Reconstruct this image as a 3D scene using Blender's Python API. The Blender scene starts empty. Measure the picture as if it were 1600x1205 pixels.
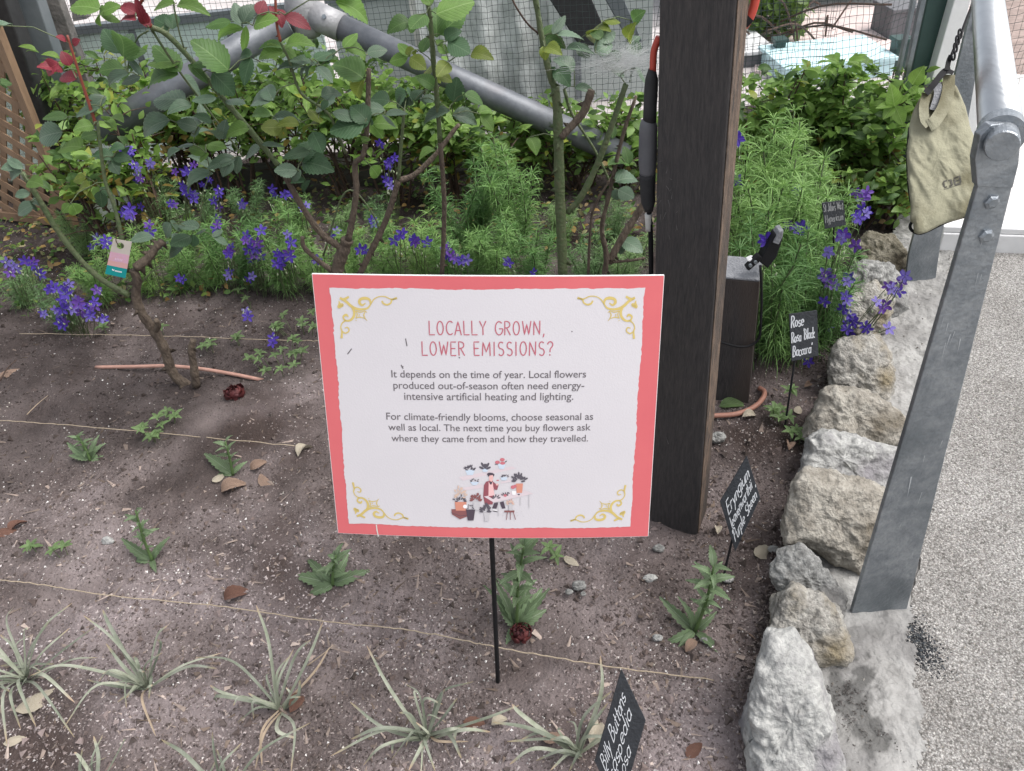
import bpy, math, random
import numpy as np
from mathutils import Vector, Matrix
random.seed(7); RS = np.random.RandomState(7)

# ------------------------------------------------------------ camera, light
H = 1.4; F = 1200.0
UP = -np.array([160., -1489., -1200.]); UP /= np.linalg.norm(UP)
_f = np.array([0, 0, -1.]); _Y = _f - _f.dot(UP) * UP; _Y /= np.linalg.norm(_Y)
M = np.array([np.cross(_Y, UP), _Y, UP])          # camera space -> world
C0 = np.array([0, 0, H])
scene = bpy.context.scene
cam = bpy.data.cameras.new('camera'); camo = bpy.data.objects.new('camera', cam)
scene.collection.objects.link(camo); scene.camera = camo
cam.sensor_width = 36; cam.lens = 36 * F / 1600; cam.clip_start = .02; cam.clip_end = 500
mw = Matrix([list(M[i]) + [C0[i]] for i in range(3)] + [[0, 0, 0, 1]]); camo.matrix_world = mw

SUN_EL, SUN_AZ = math.radians(60), math.radians(100)    # azimuth from +Y towards +X
w = bpy.data.worlds.new('World'); scene.world = w; w.use_nodes = True
nt = w.node_tree; nt.nodes.clear()
sky = nt.nodes.new('ShaderNodeTexSky'); sky.sky_type = 'NISHITA'; sky.sun_disc = False
sky.sun_elevation = SUN_EL; sky.sun_rotation = SUN_AZ; sky.dust_density = 4; sky.air_density = 1
hs = nt.nodes.new('ShaderNodeHueSaturation'); hs.inputs['Saturation'].default_value = .28
bg = nt.nodes.new('ShaderNodeBackground'); bg.inputs[1].default_value = .15
wo = nt.nodes.new('ShaderNodeOutputWorld')
nt.links.new(sky.outputs[0], hs.inputs['Color']); nt.links.new(hs.outputs[0], bg.inputs[0]); nt.links.new(bg.outputs[0], wo.inputs[0])
sl = bpy.data.lights.new('sun', 'SUN'); sl.energy = 1.3; sl.angle = math.radians(50); sl.color = (1, .96, .92)
so = bpy.data.objects.new('sun', sl); scene.collection.objects.link(so)
sd = Vector((math.sin(SUN_AZ) * math.cos(SUN_EL), math.cos(SUN_AZ) * math.cos(SUN_EL), math.sin(SUN_EL)))
so.rotation_euler = sd.to_track_quat('Z', 'Y').to_euler()
vs = scene.view_settings; vs.view_transform = 'Standard'; vs.look = 'None'; vs.gamma = 1; vs.use_curve_mapping = False
vs.exposure = 0.78
scene.cycles.max_bounces = 6; scene.cycles.diffuse_bounces = 3

# ------------------------------------------------------------ helpers
def ray(px, py): return M @ np.array([(px - 800) / F, (602.5 - py) / F, -1])
def G(px, py, z=0.0):
    v = ray(px, py); return C0 + v * (z - H) / v[2]
def Q(px, py, y):
    v = ray(px, py); return C0 + v * y / v[1]
def D(px, py, d): return C0 + ray(px, py) * d
def UPL(px, py, P0, n):
    v = ray(px, py); return C0 + v * (np.dot(P0 - C0, n) / np.dot(v, n))
def proj(p):
    c = M.T @ (np.asarray(p) - C0); return 800 + F * c[0] / -c[2], 602.5 - F * c[1] / -c[2], -c[2]
def lerp(a, b, t): return a + (b - a) * t
def nrm(v):
    v = np.asarray(v, float); return v / (np.linalg.norm(v) + 1e-12)

def hash3(x, y, z, s):
    n = (x * 374761393 + y * 668265263 + z * 1274126177 + s * 974634777) & 0xffffffff
    n = ((n ^ (n >> 13)) * 1274126177) & 0xffffffff
    n = n ^ (n >> 16); return (n & 0xffff) / 65535.0 * 2 - 1
def vnoise(P, s=0):
    P = np.asarray(P, float); I = np.floor(P).astype(np.int64); f = P - I; f = f * f * (3 - 2 * f); r = 0
    for dx in (0, 1):
        for dy in (0, 1):
            for dz in (0, 1):
                wgt = (f[:, 0] if dx else 1 - f[:, 0]) * (f[:, 1] if dy else 1 - f[:, 1]) * (f[:, 2] if dz else 1 - f[:, 2])
                r = r + wgt * hash3(I[:, 0] + dx, I[:, 1] + dy, I[:, 2] + dz, s)
    return r
def fbm(P, o=4, s=0, g=.5):
    r = 0; a = 1.0; P = np.asarray(P, float)
    for i in range(o):
        r = r + a * vnoise(P * 2 ** i, s + i * 17); a *= g
    return r

COL = scene.collection
def rawmesh(name, V, Fc, mats, smooth=True, col=None, uv=None, mi=None):
    me = bpy.data.meshes.new(name)
    if isinstance(Fc, np.ndarray):
        V = np.asarray(V, np.float32); k = Fc.shape[1]
        me.vertices.add(len(V)); me.vertices.foreach_set('co', V.ravel())
        me.loops.add(Fc.size); me.loops.foreach_set('vertex_index', Fc.ravel().astype(np.int32))
        me.polygons.add(len(Fc)); me.polygons.foreach_set('loop_start', np.arange(0, Fc.size, k, dtype=np.int32))
        me.polygons.foreach_set('loop_total', np.full(len(Fc), k, dtype=np.int32)); me.update(calc_edges=True)
    else:
        me.from_pydata([tuple(map(float, v)) for v in V], [], Fc)
    if not isinstance(mats, (list, tuple)): mats = [mats]
    for m in mats: me.materials.append(m)
    if mi is not None: me.polygons.foreach_set('material_index', np.asarray(mi, np.int32))
    me.polygons.foreach_set('use_smooth', [smooth] * len(me.polygons))
    if col is not None:
        a = me.color_attributes.new('col', 'FLOAT_COLOR', 'POINT')
        c = np.ones((len(me.vertices), 4), np.float32); c[:, :3] = col; a.data.foreach_set('color', c.ravel())
    if uv is not None:
        l = me.uv_layers.new(name='UVMap'); li = np.zeros(len(me.loops), np.int32); me.loops.foreach_get('vertex_index', li)
        l.data.foreach_set('uv', np.asarray(uv, np.float32)[li].ravel())
    me.update(); return me
def link(name, me, parent=None, kind=None):
    o = bpy.data.objects.new(name, me); COL.objects.link(o)
    if parent is not None:
        o.parent = parent; b = parent; t = Vector((0, 0, 0))
        while b is not None: t += b.location; b = b.parent
        o.location = -t
    if kind: o['kind'] = kind
    return o
def part(name, V, Fc, mats, parent=None, kind=None, **k):
    return link(name, rawmesh(name, V, Fc, mats, **k), parent, kind)
def tag(o, label, cat, group=None):
    o['label'] = label; o['category'] = cat
    if group: o['group'] = group
    return o
def thing(name, label, cat, loc, group=None):
    o = bpy.data.objects.new(name, None); COL.objects.link(o); o.empty_display_size = .05
    o.location = tuple(map(float, loc)); return tag(o, label, cat, group)
class MB:
    def __init__(s): s.V = []; s.F = []; s.mi = []
    def add(s, V, Fc, m=0):
        b = len(s.V); s.V += [tuple(map(float, v)) for v in V]; s.F += [tuple(i + b for i in f) for f in Fc]; s.mi += [m] * len(Fc); return s
    def tube(s, pts, r, n=8, cap=True, m=0):
        pts = [np.asarray(p, float) for p in pts]; L = len(pts)
        rs = r if hasattr(r, '__len__') else [r] * L
        t0 = nrm(pts[1] - pts[0]); a = np.array([0, 0, 1.]) if abs(t0[2]) < .9 else np.array([1., 0, 0]); u = nrm(np.cross(t0, a)); V = []
        for i in range(L):
            t = nrm(pts[min(i + 1, L - 1)] - pts[max(i - 1, 0)]); u = nrm(u - t * u.dot(t)); v = np.cross(t, u)
            for k in range(n):
                q = 2 * math.pi * k / n; V.append(pts[i] + rs[i] * (u * math.cos(q) + v * math.sin(q)))
        Fc = [(i * n + k, i * n + (k + 1) % n, (i + 1) * n + (k + 1) % n, (i + 1) * n + k) for i in range(L - 1) for k in range(n)]
        if cap: Fc += [tuple(range(n))[::-1], tuple((L - 1) * n + k for k in range(n))]
        return s.add(V, Fc, m)
    def prism(s, pts, dvec, m=0):
        n = len(pts); dvec = np.asarray(dvec, float); V = [np.asarray(p) for p in pts] + [np.asarray(p) + dvec for p in pts]
        Fc = [tuple(range(n))[::-1], tuple(range(n, 2 * n))] + [(i, (i + 1) % n, (i + 1) % n + n, i + n) for i in range(n)]
        return s.add(V, Fc, m)
    def box(s, o, a, b, c, m=0):
        o, a, b, c = [np.asarray(q, float) for q in (o, a, b, c)]
        return s.prism([o, o + a, o + a + b, o + b], c, m)
    def build(s, name, mats, parent=None, kind=None, smooth=False, **k):
        if not smooth or smooth == 'auto': pass
        o = part(name, s.V, s.F, mats, parent, kind, smooth=bool(smooth), mi=s.mi, **k)
        if smooth == 'auto':
            for e in range(0): pass
        return o
def bevel(o, wd=.003, seg=2):
    b = o.modifiers.new('b', 'BEVEL'); b.width = wd; b.segments = seg; b.limit_method = 'ANGLE'; return o
def smoothpath(P, n=6):
    P = [np.asarray(p, float) for p in P]
    if len(P) < 3: return [lerp(P[0], P[-1], i / n) for i in range(n + 1)]
    out = []
    E = [2 * P[0] - P[1]] + P + [2 * P[-1] - P[-2]]
    for i in range(1, len(E) - 2):
        for k in range(n):
            t = k / n; a, b, c, d = E[i - 1], E[i], E[i + 1], E[i + 2]
            out.append(.5 * (2 * b + (c - a) * t + (2 * a - 5 * b + 4 * c - d) * t * t + (3 * b - a - 3 * c + d) * t ** 3))
    out.append(P[-1]); return out

# ------------------------------------------------------------ materials
def mat(name, c1, c2=None, scale=20, rough=.7, bump=0, bscale=None, metal=0, detail=6, spec=.5, c3=None, s3=3, coord='Object',
        attr=False, transl=0, stretch=None, rnd=False, tip=None, p=(.35, .65), bd=.01):
    m = bpy.data.materials.new(name); m.use_nodes = True; n = m.node_tree.nodes; l = m.node_tree.links
    b = n['Principled BSDF']; b.inputs['Roughness'].default_value = rough; b.inputs['Metallic'].default_value = metal
    b.inputs['Specular IOR Level'].default_value = spec
    tc = n.new('ShaderNodeTexCoord'); vec = tc.outputs[coord]
    if stretch:
        mp = n.new('ShaderNodeMapping'); mp.inputs['Scale'].default_value = stretch; l.new(vec, mp.inputs[0]); vec = mp.outputs[0]
    c2 = c2 or tuple(x * .75 for x in c1)
    nz = n.new('ShaderNodeTexNoise'); nz.inputs['Scale'].default_value = scale; nz.inputs['Detail'].default_value = detail; nz.inputs['Roughness'].default_value = .65
    l.new(vec, nz.inputs['Vector'])
    cr = n.new('ShaderNodeValToRGB'); cr.color_ramp.elements[0].position = p[0]; cr.color_ramp.elements[1].position = p[1]
    cr.color_ramp.elements[0].color = (*c1, 1); cr.color_ramp.elements[1].color = (*c2, 1); l.new(nz.outputs[0], cr.inputs[0]); out = cr.outputs[0]
    if c3:
        n3 = n.new('ShaderNodeTexNoise'); n3.inputs['Scale'].default_value = s3; n3.inputs['Detail'].default_value = 5; l.new(vec, n3.inputs['Vector'])
        r3 = n.new('ShaderNodeValToRGB'); r3.color_ramp.elements[0].position = .5; r3.color_ramp.elements[1].position = .66; l.new(n3.outputs[0], r3.inputs[0])
        mx = n.new('ShaderNodeMix'); mx.data_type = 'RGBA'; l.new(r3.outputs[0], mx.inputs[0]); l.new(out, mx.inputs[6]); mx.inputs[7].default_value = (*c3, 1); out = mx.outputs[2]
    if attr:
        at = n.new('ShaderNodeAttribute'); at.attribute_name = 'col'
        mx = n.new('ShaderNodeMix'); mx.data_type = 'RGBA'; mx.blend_type = 'MULTIPLY'; mx.inputs[0].default_value = 1
        l.new(out, mx.inputs[6]); l.new(at.outputs[0], mx.inputs[7]); out = mx.outputs[2]
    if tip:
        uvn = n.new('ShaderNodeUVMap'); sp_ = n.new('ShaderNodeSeparateXYZ'); l.new(uvn.outputs[0], sp_.inputs[0]); rt = n.new('ShaderNodeValToRGB'); rt.color_ramp.elements[0].position = .80; rt.color_ramp.elements[1].position = .97
        l.new(sp_.outputs[0], rt.inputs[0]); mt_ = n.new('ShaderNodeMix'); mt_.data_type = 'RGBA'; l.new(rt.outputs[0], mt_.inputs[0]); l.new(out, mt_.inputs[6]); mt_.inputs[7].default_value = (*tip, 1); out = mt_.outputs[2]
    if rnd:
        oi = n.new('ShaderNodeObjectInfo'); mr = n.new('ShaderNodeMapRange'); mr.inputs[3].default_value = .68; mr.inputs[4].default_value = 1.3; l.new(oi.outputs['Random'], mr.inputs[0])
        hh_ = n.new('ShaderNodeHueSaturation'); l.new(out, hh_.inputs['Color']); l.new(mr.outputs[0], hh_.inputs['Value']); m2_ = n.new('ShaderNodeMapRange'); m2_.inputs[3].default_value = .515; m2_.inputs[4].default_value = .48; l.new(oi.outputs['Random'], m2_.inputs[0]); l.new(m2_.outputs[0], hh_.inputs['Hue']); out = hh_.outputs[0]
    l.new(out, b.inputs['Base Color'])
    if bump:
        nb = n.new('ShaderNodeTexNoise'); nb.inputs['Scale'].default_value = bscale or scale * 3; nb.inputs['Detail'].default_value = 8; l.new(vec, nb.inputs['Vector'])
        bp = n.new('ShaderNodeBump'); bp.inputs['Strength'].default_value = bump; bp.inputs['Distance'].default_value = bd
        l.new(nb.outputs[0], bp.inputs['Height']); l.new(bp.outputs[0], b.inputs['Normal'])
    if transl:
        tr = n.new('ShaderNodeBsdfTranslucent'); l.new(out, tr.inputs[0]); ms = n.new('ShaderNodeMixShader'); ms.inputs[0].default_value = transl
        l.new(b.outputs[0], ms.inputs[1]); l.new(tr.outputs[0], ms.inputs[2]); l.new(ms.outputs[0], n['Material Output'].inputs[0])
    return m
def leafmat(name, c, vein, yell=None, transl=.35, rough=.5):
    """broad leaf: UV u along midrib, v across; veins, blotches"""
    m = bpy.data.materials.new(name); m.use_nodes = True; n = m.node_tree.nodes; l = m.node_tree.links
    b = n['Principled BSDF']; b.inputs['Roughness'].default_value = rough; b.inputs['Specular IOR Level'].default_value = .4
    uv = n.new('ShaderNodeUVMap'); sx = n.new('ShaderNodeSeparateXYZ'); l.new(uv.outputs[0], sx.inputs[0])
    def mth(op, a, bb=None):
        q = n.new('ShaderNodeMath'); q.operation = op
        for i, x in enumerate((a, bb)):
            if x is None: continue
            if isinstance(x, (int, float)): q.inputs[i].default_value = x
            else: l.new(x, q.inputs[i])
        return q.outputs[0]
    av = mth('ABSOLUTE', mth('SUBTRACT', sx.outputs[1], .5))
    w1 = mth('SINE', mth('MULTIPLY', mth('SUBTRACT', sx.outputs[0], mth('MULTIPLY', av, .8)), 52.0))
    side = mth('POWER', mth('MAXIMUM', w1, 0.0), 10.0)
    mid = mth('LESS_THAN', av, .018)
    vv = mth('MAXIMUM', mth('MULTIPLY', side, .45), mid)
    oi = n.new('ShaderNodeObjectInfo'); tc = n.new('ShaderNodeTexCoord')
    nz = n.new('ShaderNodeTexNoise'); nz.inputs['Scale'].default_value = 3; nz.noise_dimensions = '4D'; nz.inputs['Detail'].default_value = 5
    l.new(tc.outputs['Object'], nz.inputs['Vector']); l.new(mth('MULTIPLY', oi.outputs['Random'], 50.0), nz.inputs['W'])
    cr = n.new('ShaderNodeValToRGB'); e = cr.color_ramp.elements
    e[0].position = .3; e[0].color = (*[x * .72 for x in c], 1); e[1].position = .62; e[1].color = (*c, 1)
    if yell: q = e.new(.75); q.color = (*yell, 1)
    l.new(nz.outputs[0], cr.inputs[0])
    mx = n.new('ShaderNodeMix'); mx.data_type = 'RGBA'; l.new(vv, mx.inputs[0]); l.new(cr.outputs[0], mx.inputs[6]); mx.inputs[7].default_value = (*vein, 1)
    h = n.new('ShaderNodeHueSaturation'); l.new(mx.outputs[2], h.inputs['Color'])
    l.new(mth('ADD', mth('MULTIPLY', oi.outputs['Random'], .5), .75), h.inputs['Value'])
    l.new(h.outputs[0], b.inputs['Base Color'])
    bp = n.new('ShaderNodeBump'); bp.inputs['Strength'].default_value = .35; bp.inputs['Distance'].default_value = .02; bp.invert = True
    l.new(vv, bp.inputs['Height']); l.new(bp.outputs[0], b.inputs['Normal'])
    tr = n.new('ShaderNodeBsdfTranslucent'); h2 = n.new('ShaderNodeHueSaturation'); h2.inputs['Value'].default_value = 1.5; l.new(h.outputs[0], h2.inputs['Color']); l.new(h2.outputs[0], tr.inputs[0])
    ms = n.new('ShaderNodeMixShader'); ms.inputs[0].default_value = transl
    l.new(b.outputs[0], ms.inputs[1]); l.new(tr.outputs[0], ms.inputs[2]); l.new(ms.outputs[0], n['Material Output'].inputs[0])
    return m
def gravelmat(name, cols, scale, bump, dirt=None):
    m = bpy.data.materials.new(name); m.use_nodes = True; n = m.node_tree.nodes; l = m.node_tree.links; b = n['Principled BSDF']; b.inputs['Roughness'].default_value = .85
    b.inputs['Specular IOR Level'].default_value = .25
    tc = n.new('ShaderNodeTexCoord'); vo = n.new('ShaderNodeTexVoronoi'); vo.inputs['Scale'].default_value = scale
    nz0 = n.new('ShaderNodeTexNoise'); nz0.inputs['Scale'].default_value = scale * .9; l.new(tc.outputs['Object'], nz0.inputs['Vector'])
    ad = n.new('ShaderNodeMix'); ad.data_type = 'RGBA'; ad.blend_type = 'ADD'; ad.inputs[0].default_value = .006
    l.new(tc.outputs['Object'], ad.inputs[6]); l.new(nz0.outputs[1], ad.inputs[7]); l.new(ad.outputs[2], vo.inputs['Vector'])
    cr = n.new('ShaderNodeValToRGB'); el = cr.color_ramp.elements
    for i, c in enumerate(cols):
        q = el[i] if i < 2 else el.new(1)
        q.position = i / (len(cols) - 1); q.color = (*c, 1)
    sc = n.new('ShaderNodeSeparateColor'); l.new(vo.outputs['Color'], sc.inputs[0]); l.new(sc.outputs[0], cr.inputs[0])
    nz = n.new('ShaderNodeTexNoise'); nz.inputs['Scale'].default_value = 3.5; nz.inputs['Detail'].default_value = 7; nz.inputs['Roughness'].default_value = .7; l.new(tc.outputs['Object'], nz.inputs['Vector'])
    r2 = n.new('ShaderNodeValToRGB'); r2.color_ramp.elements[0].position = .35; r2.color_ramp.elements[0].color = (*(dirt or (.6, .57, .55)), 1); r2.color_ramp.elements[1].position = .6; r2.color_ramp.elements[1].color = (1, 1, 1, 1)
    l.new(nz.outputs[0], r2.inputs[0])
    r4 = n.new('ShaderNodeValToRGB'); r4.color_ramp.elements[0].position = .25; r4.color_ramp.elements[0].color = (1, 1, 1, 1); r4.color_ramp.elements[1].position = .75; r4.color_ramp.elements[1].color = (.45, .43, .42, 1)
    l.new(vo.outputs['Distance'], r4.inputs[0])
    mx = n.new('ShaderNodeMix'); mx.data_type = 'RGBA'; mx.blend_type = 'MULTIPLY'; mx.inputs[0].default_value = 1; l.new(cr.outputs[0], mx.inputs[6]); l.new(r2.outputs[0], mx.inputs[7])
    m2 = n.new('ShaderNodeMix'); m2.data_type = 'RGBA'; m2.blend_type = 'MULTIPLY'; m2.inputs[0].default_value = 1; l.new(mx.outputs[2], m2.inputs[6]); l.new(r4.outputs[0], m2.inputs[7])
    l.new(m2.outputs[2], b.inputs['Base Color'])
    bp = n.new('ShaderNodeBump'); bp.inputs['Strength'].default_value = bump; bp.inputs['Distance'].default_value = .004; bp.invert = True
    l.new(vo.outputs['Distance'], bp.inputs['Height']); l.new(bp.outputs[0], b.inputs['Normal']); return m

MT = dict(
 soil=mat('soil', (.098, .082, .081), (.235, .207, .208), 6, .95, .9, 160, c3=(.055, .043, .040), s3=2.2, spec=.15, p=(.3, .72), attr=True),
 chips=mat('chips', (1, 1, 1), (.7, .7, .7), 90, .9, attr=True, spec=.2),
 rock=mat('rock', (.18, .17, .152), (.43, .415, .38), 38, .9, 1, 130, c3=(.22, .185, .125), s3=9, spec=.2, detail=9),
 rockg=mat('rockgrey', (.12, .12, .115), (.36, .36, .345), 60, .9, .9, 100, c3=(.16, .155, .15), s3=6, spec=.2, detail=9),
 rockm=mat('rockmossy', (.09, .08, .055), (.26, .24, .19), 35, .95, 1, 100, c3=(.06, .05, .035), s3=9, spec=.15),
 rockpale=mat('rockpale', (.24, .24, .235), (.46, .46, .44), 44, .9, .8, 100, c3=(.22, .21, .22), s3=8, spec=.2, detail=9),
 rockgreen=mat('rockgreen', (.20, .23, .19), (.30, .34, .28), 14, .9, .5, 60),
 conc=mat('concrete', (.24, .235, .225), (.40, .395, .38), 14, .9, .9, 70, c3=(.19, .185, .18), s3=7, spec=.2, detail=10, attr=True),
 path=gravelmat('path_aggregate', [(.17, .165, .155), (.37, .365, .35), (.43, .42, .40), (.62, .605, .58), (.30, .295, .285), (.48, .47, .45)], 290, .7, (.74, .73, .72)),
 tar=gravelmat('tarry_grit', [(.035, .04, .045), (.12, .13, .14), (.07, .075, .08)], 130, 1),
 paving=mat('paving_pale', (.56, .52, .51), (.42, .385, .375), 5, .8, .2, 30, detail=8),
 pink=mat('paving_pink', (.72, .60, .57), (.56, .46, .44), 4, .8, .2, 30, detail=8),
 brick=mat('paving_brown', (.36, .28, .25), (.22, .17, .15), 12, .9, .4, 40),
 floor=mat('pale_floor', (.72, .70, .68), (.62, .60, .58), 5, .6, .2, 30, detail=8),
 far=mat('far_ground', (.35, .34, .32), (.22, .21, .2), 2, .9),
 post=mat('post_wood', (.028, .026, .027), (.052, .046, .045), 200, .8, .35, 420, c3=(.062, .045, .037), s3=5, stretch=(1, 1, .14)),
 postedge=mat('post_edge', (.17, .115, .08), (.045, .035, .03), 60, .8, .7, 160, stretch=(1, 1, .35), c3=(.05, .04, .035), s3=9),
 bolltop=mat('bollard_top', (.17, .175, .19), (.25, .255, .27), 50, .7, .5, 200),
 steel=mat('galv_steel', (.23, .255, .28), (.36, .385, .41), 34, .42, .25, 140, metal=.75, c3=(.19, .215, .235), s3=6),
 steel2=mat('brushed_tube', (.62, .64, .65), (.52, .54, .55), 20, .28, .05, 160, metal=.95, stretch=(1, .2, 1)),
 pipe=mat('grey_pipe', (.11, .12, .135), (.17, .18, .195), 16, .45, .1, 60, metal=.3, c3=(.12, .12, .13), s3=5),
 fitting=mat('pipe_fitting', (.38, .38, .39), (.28, .28, .29), 18, .55, .3, 60, metal=.3),
 black=mat('black_plastic', (.009, .009, .010), (.014, .014, .016), 40, .6, spec=.2),
 blackm=mat('black_rubber', (.022, .022, .024), (.035, .035, .037), 30, .8),
 greyfr=mat('grey_frame', (.13, .15, .165), (.19, .21, .225), 6, .5, metal=.2),
 brownfr=mat('weathered_beam', (.10, .095, .09), (.19, .175, .165), 12, .8, .5, 60),
 white=mat('white_paint', (.74, .74, .74), (.66, .66, .66), 12, .5, .05, 60),
 offwhite=mat('offwhite', (.66, .65, .62), (.54, .53, .5), 10, .7, .2, 40),
 trellis=mat('trellis_wood', (.30, .195, .12), (.19, .12, .075), 18, .8, .4, 90, stretch=(1, 1, .2)),
 timber=mat('old_timber', (.12, .115, .10), (.075, .07, .062), 16, .9, .8, 60, stretch=(.15, 1, 1)),
 net=mat('net_black', (.045, .06, .058), (.06, .078, .075), 20, .8),
 panel=mat('green_panel', (.48, .60, .56), (.58, .69, .65), 3, .35, detail=3),
 panelg=mat('grey_green_panel', (.30, .34, .33), (.38, .42, .41), 3, .45, detail=4),
 rockwarm=mat('rockwarm', (.20, .183, .155), (.43, .405, .355), 30, .9, 1, 120, c3=(.15, .13, .10), s3=8, spec=.2, detail=9),
 sheet=mat('plastic_sheet', (.50, .53, .52), (.74, .77, .76), 30, .4, .5, 60, detail=8, stretch=(1, 1, .5)),
 teal=mat('teal_metal', (.03, .16, .15), (.04, .20, .19), 5, .5),
 turq=mat('turquoise_top', (.50, .72, .76), (.60, .80, .83), 3, .5),
 darkgreen=mat('dark_green_paint', (.02, .05, .045), (.03, .07, .06), 5, .5),
 darkgrey=mat('dark_grey_box', (.10, .10, .11), (.15, .15, .16), 8, .7),
 red=mat('red_print', (.62, .14, .15), (.585, .125, .14), 5, .5, spec=.3),
 signwhite=mat('sign_white', (.60, .575, .60), (.575, .55, .575), 3, .5, .06, 400, spec=.3),
 core=mat('sign_core', (.85, .85, .85), (.8, .8, .8), 3, .5),
 gold=mat('gold_print', (.60, .47, .16), (.55, .42, .13), 30, .6),
 title=mat('title_print', (.48, .12, .16), (.45, .11, .15), 30, .6),
 body=mat('body_print', (.13, .115, .125), (.12, .105, .115), 30, .6),
 slate=mat('slate_label', (.020, .023, .028), (.032, .036, .043), 60, .55, .3, 200),
 chalk=mat('chalk', (.72, .74, .76), (.55, .57, .6), 200, .9),
 chalkd=mat('chalk_faded', (.36, .37, .38), (.2, .2, .2), 200, .9),
 bag=mat('bag_canvas', (.31, .30, .21), (.23, .22, .15), 9, .8, .5, 200, c3=(.13, .118, .065), s3=9, detail=10, bd=.003),
 baglogo=mat('bag_logo', (.07, .065, .05)),
 stemg=mat('cane_green', (.075, .115, .045), (.105, .12, .06), 60, .6, .5, 120),
 stemb=mat('cane_bark', (.15, .115, .085), (.075, .055, .042), 45, .85, 1, 130, stretch=(1, 1, .4)),
 stemr=mat('cane_red', (.26, .06, .04), (.20, .05, .03), 40, .5),
 twig=mat('brown_twig', (.085, .05, .035), (.05, .032, .025), 60, .85),
 feath=mat('feathery_green', (.22, .39, .115), (.14, .28, .08), 9, .6, transl=.3, rnd=True),
 feathl=mat('feathery_light', (.22, .36, .15), (.15, .27, .10), 9, .6, transl=.3, rnd=True),
 hed1=mat('hedge_leaf', (.26, .42, .10), (.15, .27, .06), 5, .45, transl=.5, attr=True),
 violet=mat('violet_petal', (.055, .030, .30), (.085, .038, .38), 60, .6, transl=.3),
 violet2=mat('purple_petal', (.10, .035, .27), (.13, .05, .34), 60, .6, transl=.3),
 bud=mat('bud_pale', (.42, .46, .34), (.3, .36, .2), 30, .6),
 strap=mat('grey_green_blade', (.21, .24, .17), (.35, .37, .30), 26, .6, .2, 200, transl=.25, rnd=True, tip=(.36, .28, .18)),
 strapd=mat('dry_blade', (.42, .33, .24), (.32, .25, .18), 30, .8, transl=.2),
 seed=leafmat('seedling_leaf', (.155, .225, .115), (.27, .33, .23)),
 weed=leafmat('weed_leaf', (.15, .235, .09), (.22, .30, .15)),
 dry=mat('dry_leaf', (.36, .26, .20), (.22, .14, .10), 40, .8, .5, 120, transl=.15),
 dryp=mat('dry_pale_leaf', (.50, .45, .36), (.38, .33, .25), 40, .8, .4, 120, transl=.15),
 dryr=mat('dry_rust_leaf', (.19, .095, .065), (.10, .05, .038), 40, .8, .4, 120, transl=.15),
 rose=mat('dark_red_petal', (.045, .005, .008), (.10, .016, .014), 50, .7, .3, 90),
 hose=mat('terracotta_hose', (.33, .16, .115), (.27, .13, .095), 40, .6),
 hosep=mat('pink_hose', (.50, .29, .23), (.40, .22, .17), 40, .6),
 redhose=mat('red_conduit', (.52, .07, .045), (.45, .06, .04), 40, .45),
 twine=mat('twine', (.42, .35, .26), (.30, .24, .17), 200, .9),
 web=mat('web_silk', (.62, .64, .64), (.5, .5, .5), 100, .6, transl=.5),
)
MT['rL'] = leafmat('rose_leaf_light', (.14, .25, .055), (.20, .31, .10), transl=.45)
MT['rM'] = leafmat('rose_leaf_mid', (.09, .175, .05), (.14, .23, .08), transl=.4)
MT['rD'] = leafmat('rose_leaf_dark', (.055, .115, .052), (.09, .155, .08), transl=.2)
MT['rG'] = leafmat('rose_leaf_grey', (.098, .155, .098), (.15, .20, .14), transl=.12, rough=.42)
MT['rY'] = leafmat('rose_leaf_yellow', (.16, .21, .035), (.22, .26, .07), yell=(.42, .26, .03), transl=.4)
MT['rR'] = leafmat('rose_leaf_red', (.20, .022, .035), (.26, .05, .06), transl=.25)
MT['hL'] = leafmat('shrub_leaf', (.20, .33, .07), (.26, .38, .12), transl=.45)
MT['hD'] = leafmat('shrub_leaf_dark', (.06, .12, .03), (.1, .18, .06), transl=.35)

# ------------------------------------------------------------ setting: ground sheets
def gridmesh(x0, x1, y0, y1, step, zf):
    nx = int((x1 - x0) / step) + 1; ny = int((y1 - y0) / step) + 1
    X, Y = np.meshgrid(np.linspace(x0, x1, nx), np.linspace(y0, y1, ny)); P = np.stack([X.ravel(), Y.ravel(), np.zeros(X.size)], 1)
    P[:, 2] = zf(P); i = np.arange(nx * ny).reshape(ny, nx)
    Fc = np.stack([i[:-1, :-1].ravel(), i[:-1, 1:].ravel(), i[1:, 1:].ravel(), i[1:, :-1].ravel()], 1); return P, Fc
def soilz(P):
    P = np.atleast_2d(P); q = P * 1.0; q[:, 2] = 0
    return .016 * fbm(q * 2.3, 2, 3) + .0075 * fbm(q * 14, 3, 9) + .0034 * fbm(q * 55, 2, 21)
def SZ(x, y): return float(soilz(np.array([[x, y, 0.]]))[0])
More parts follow.
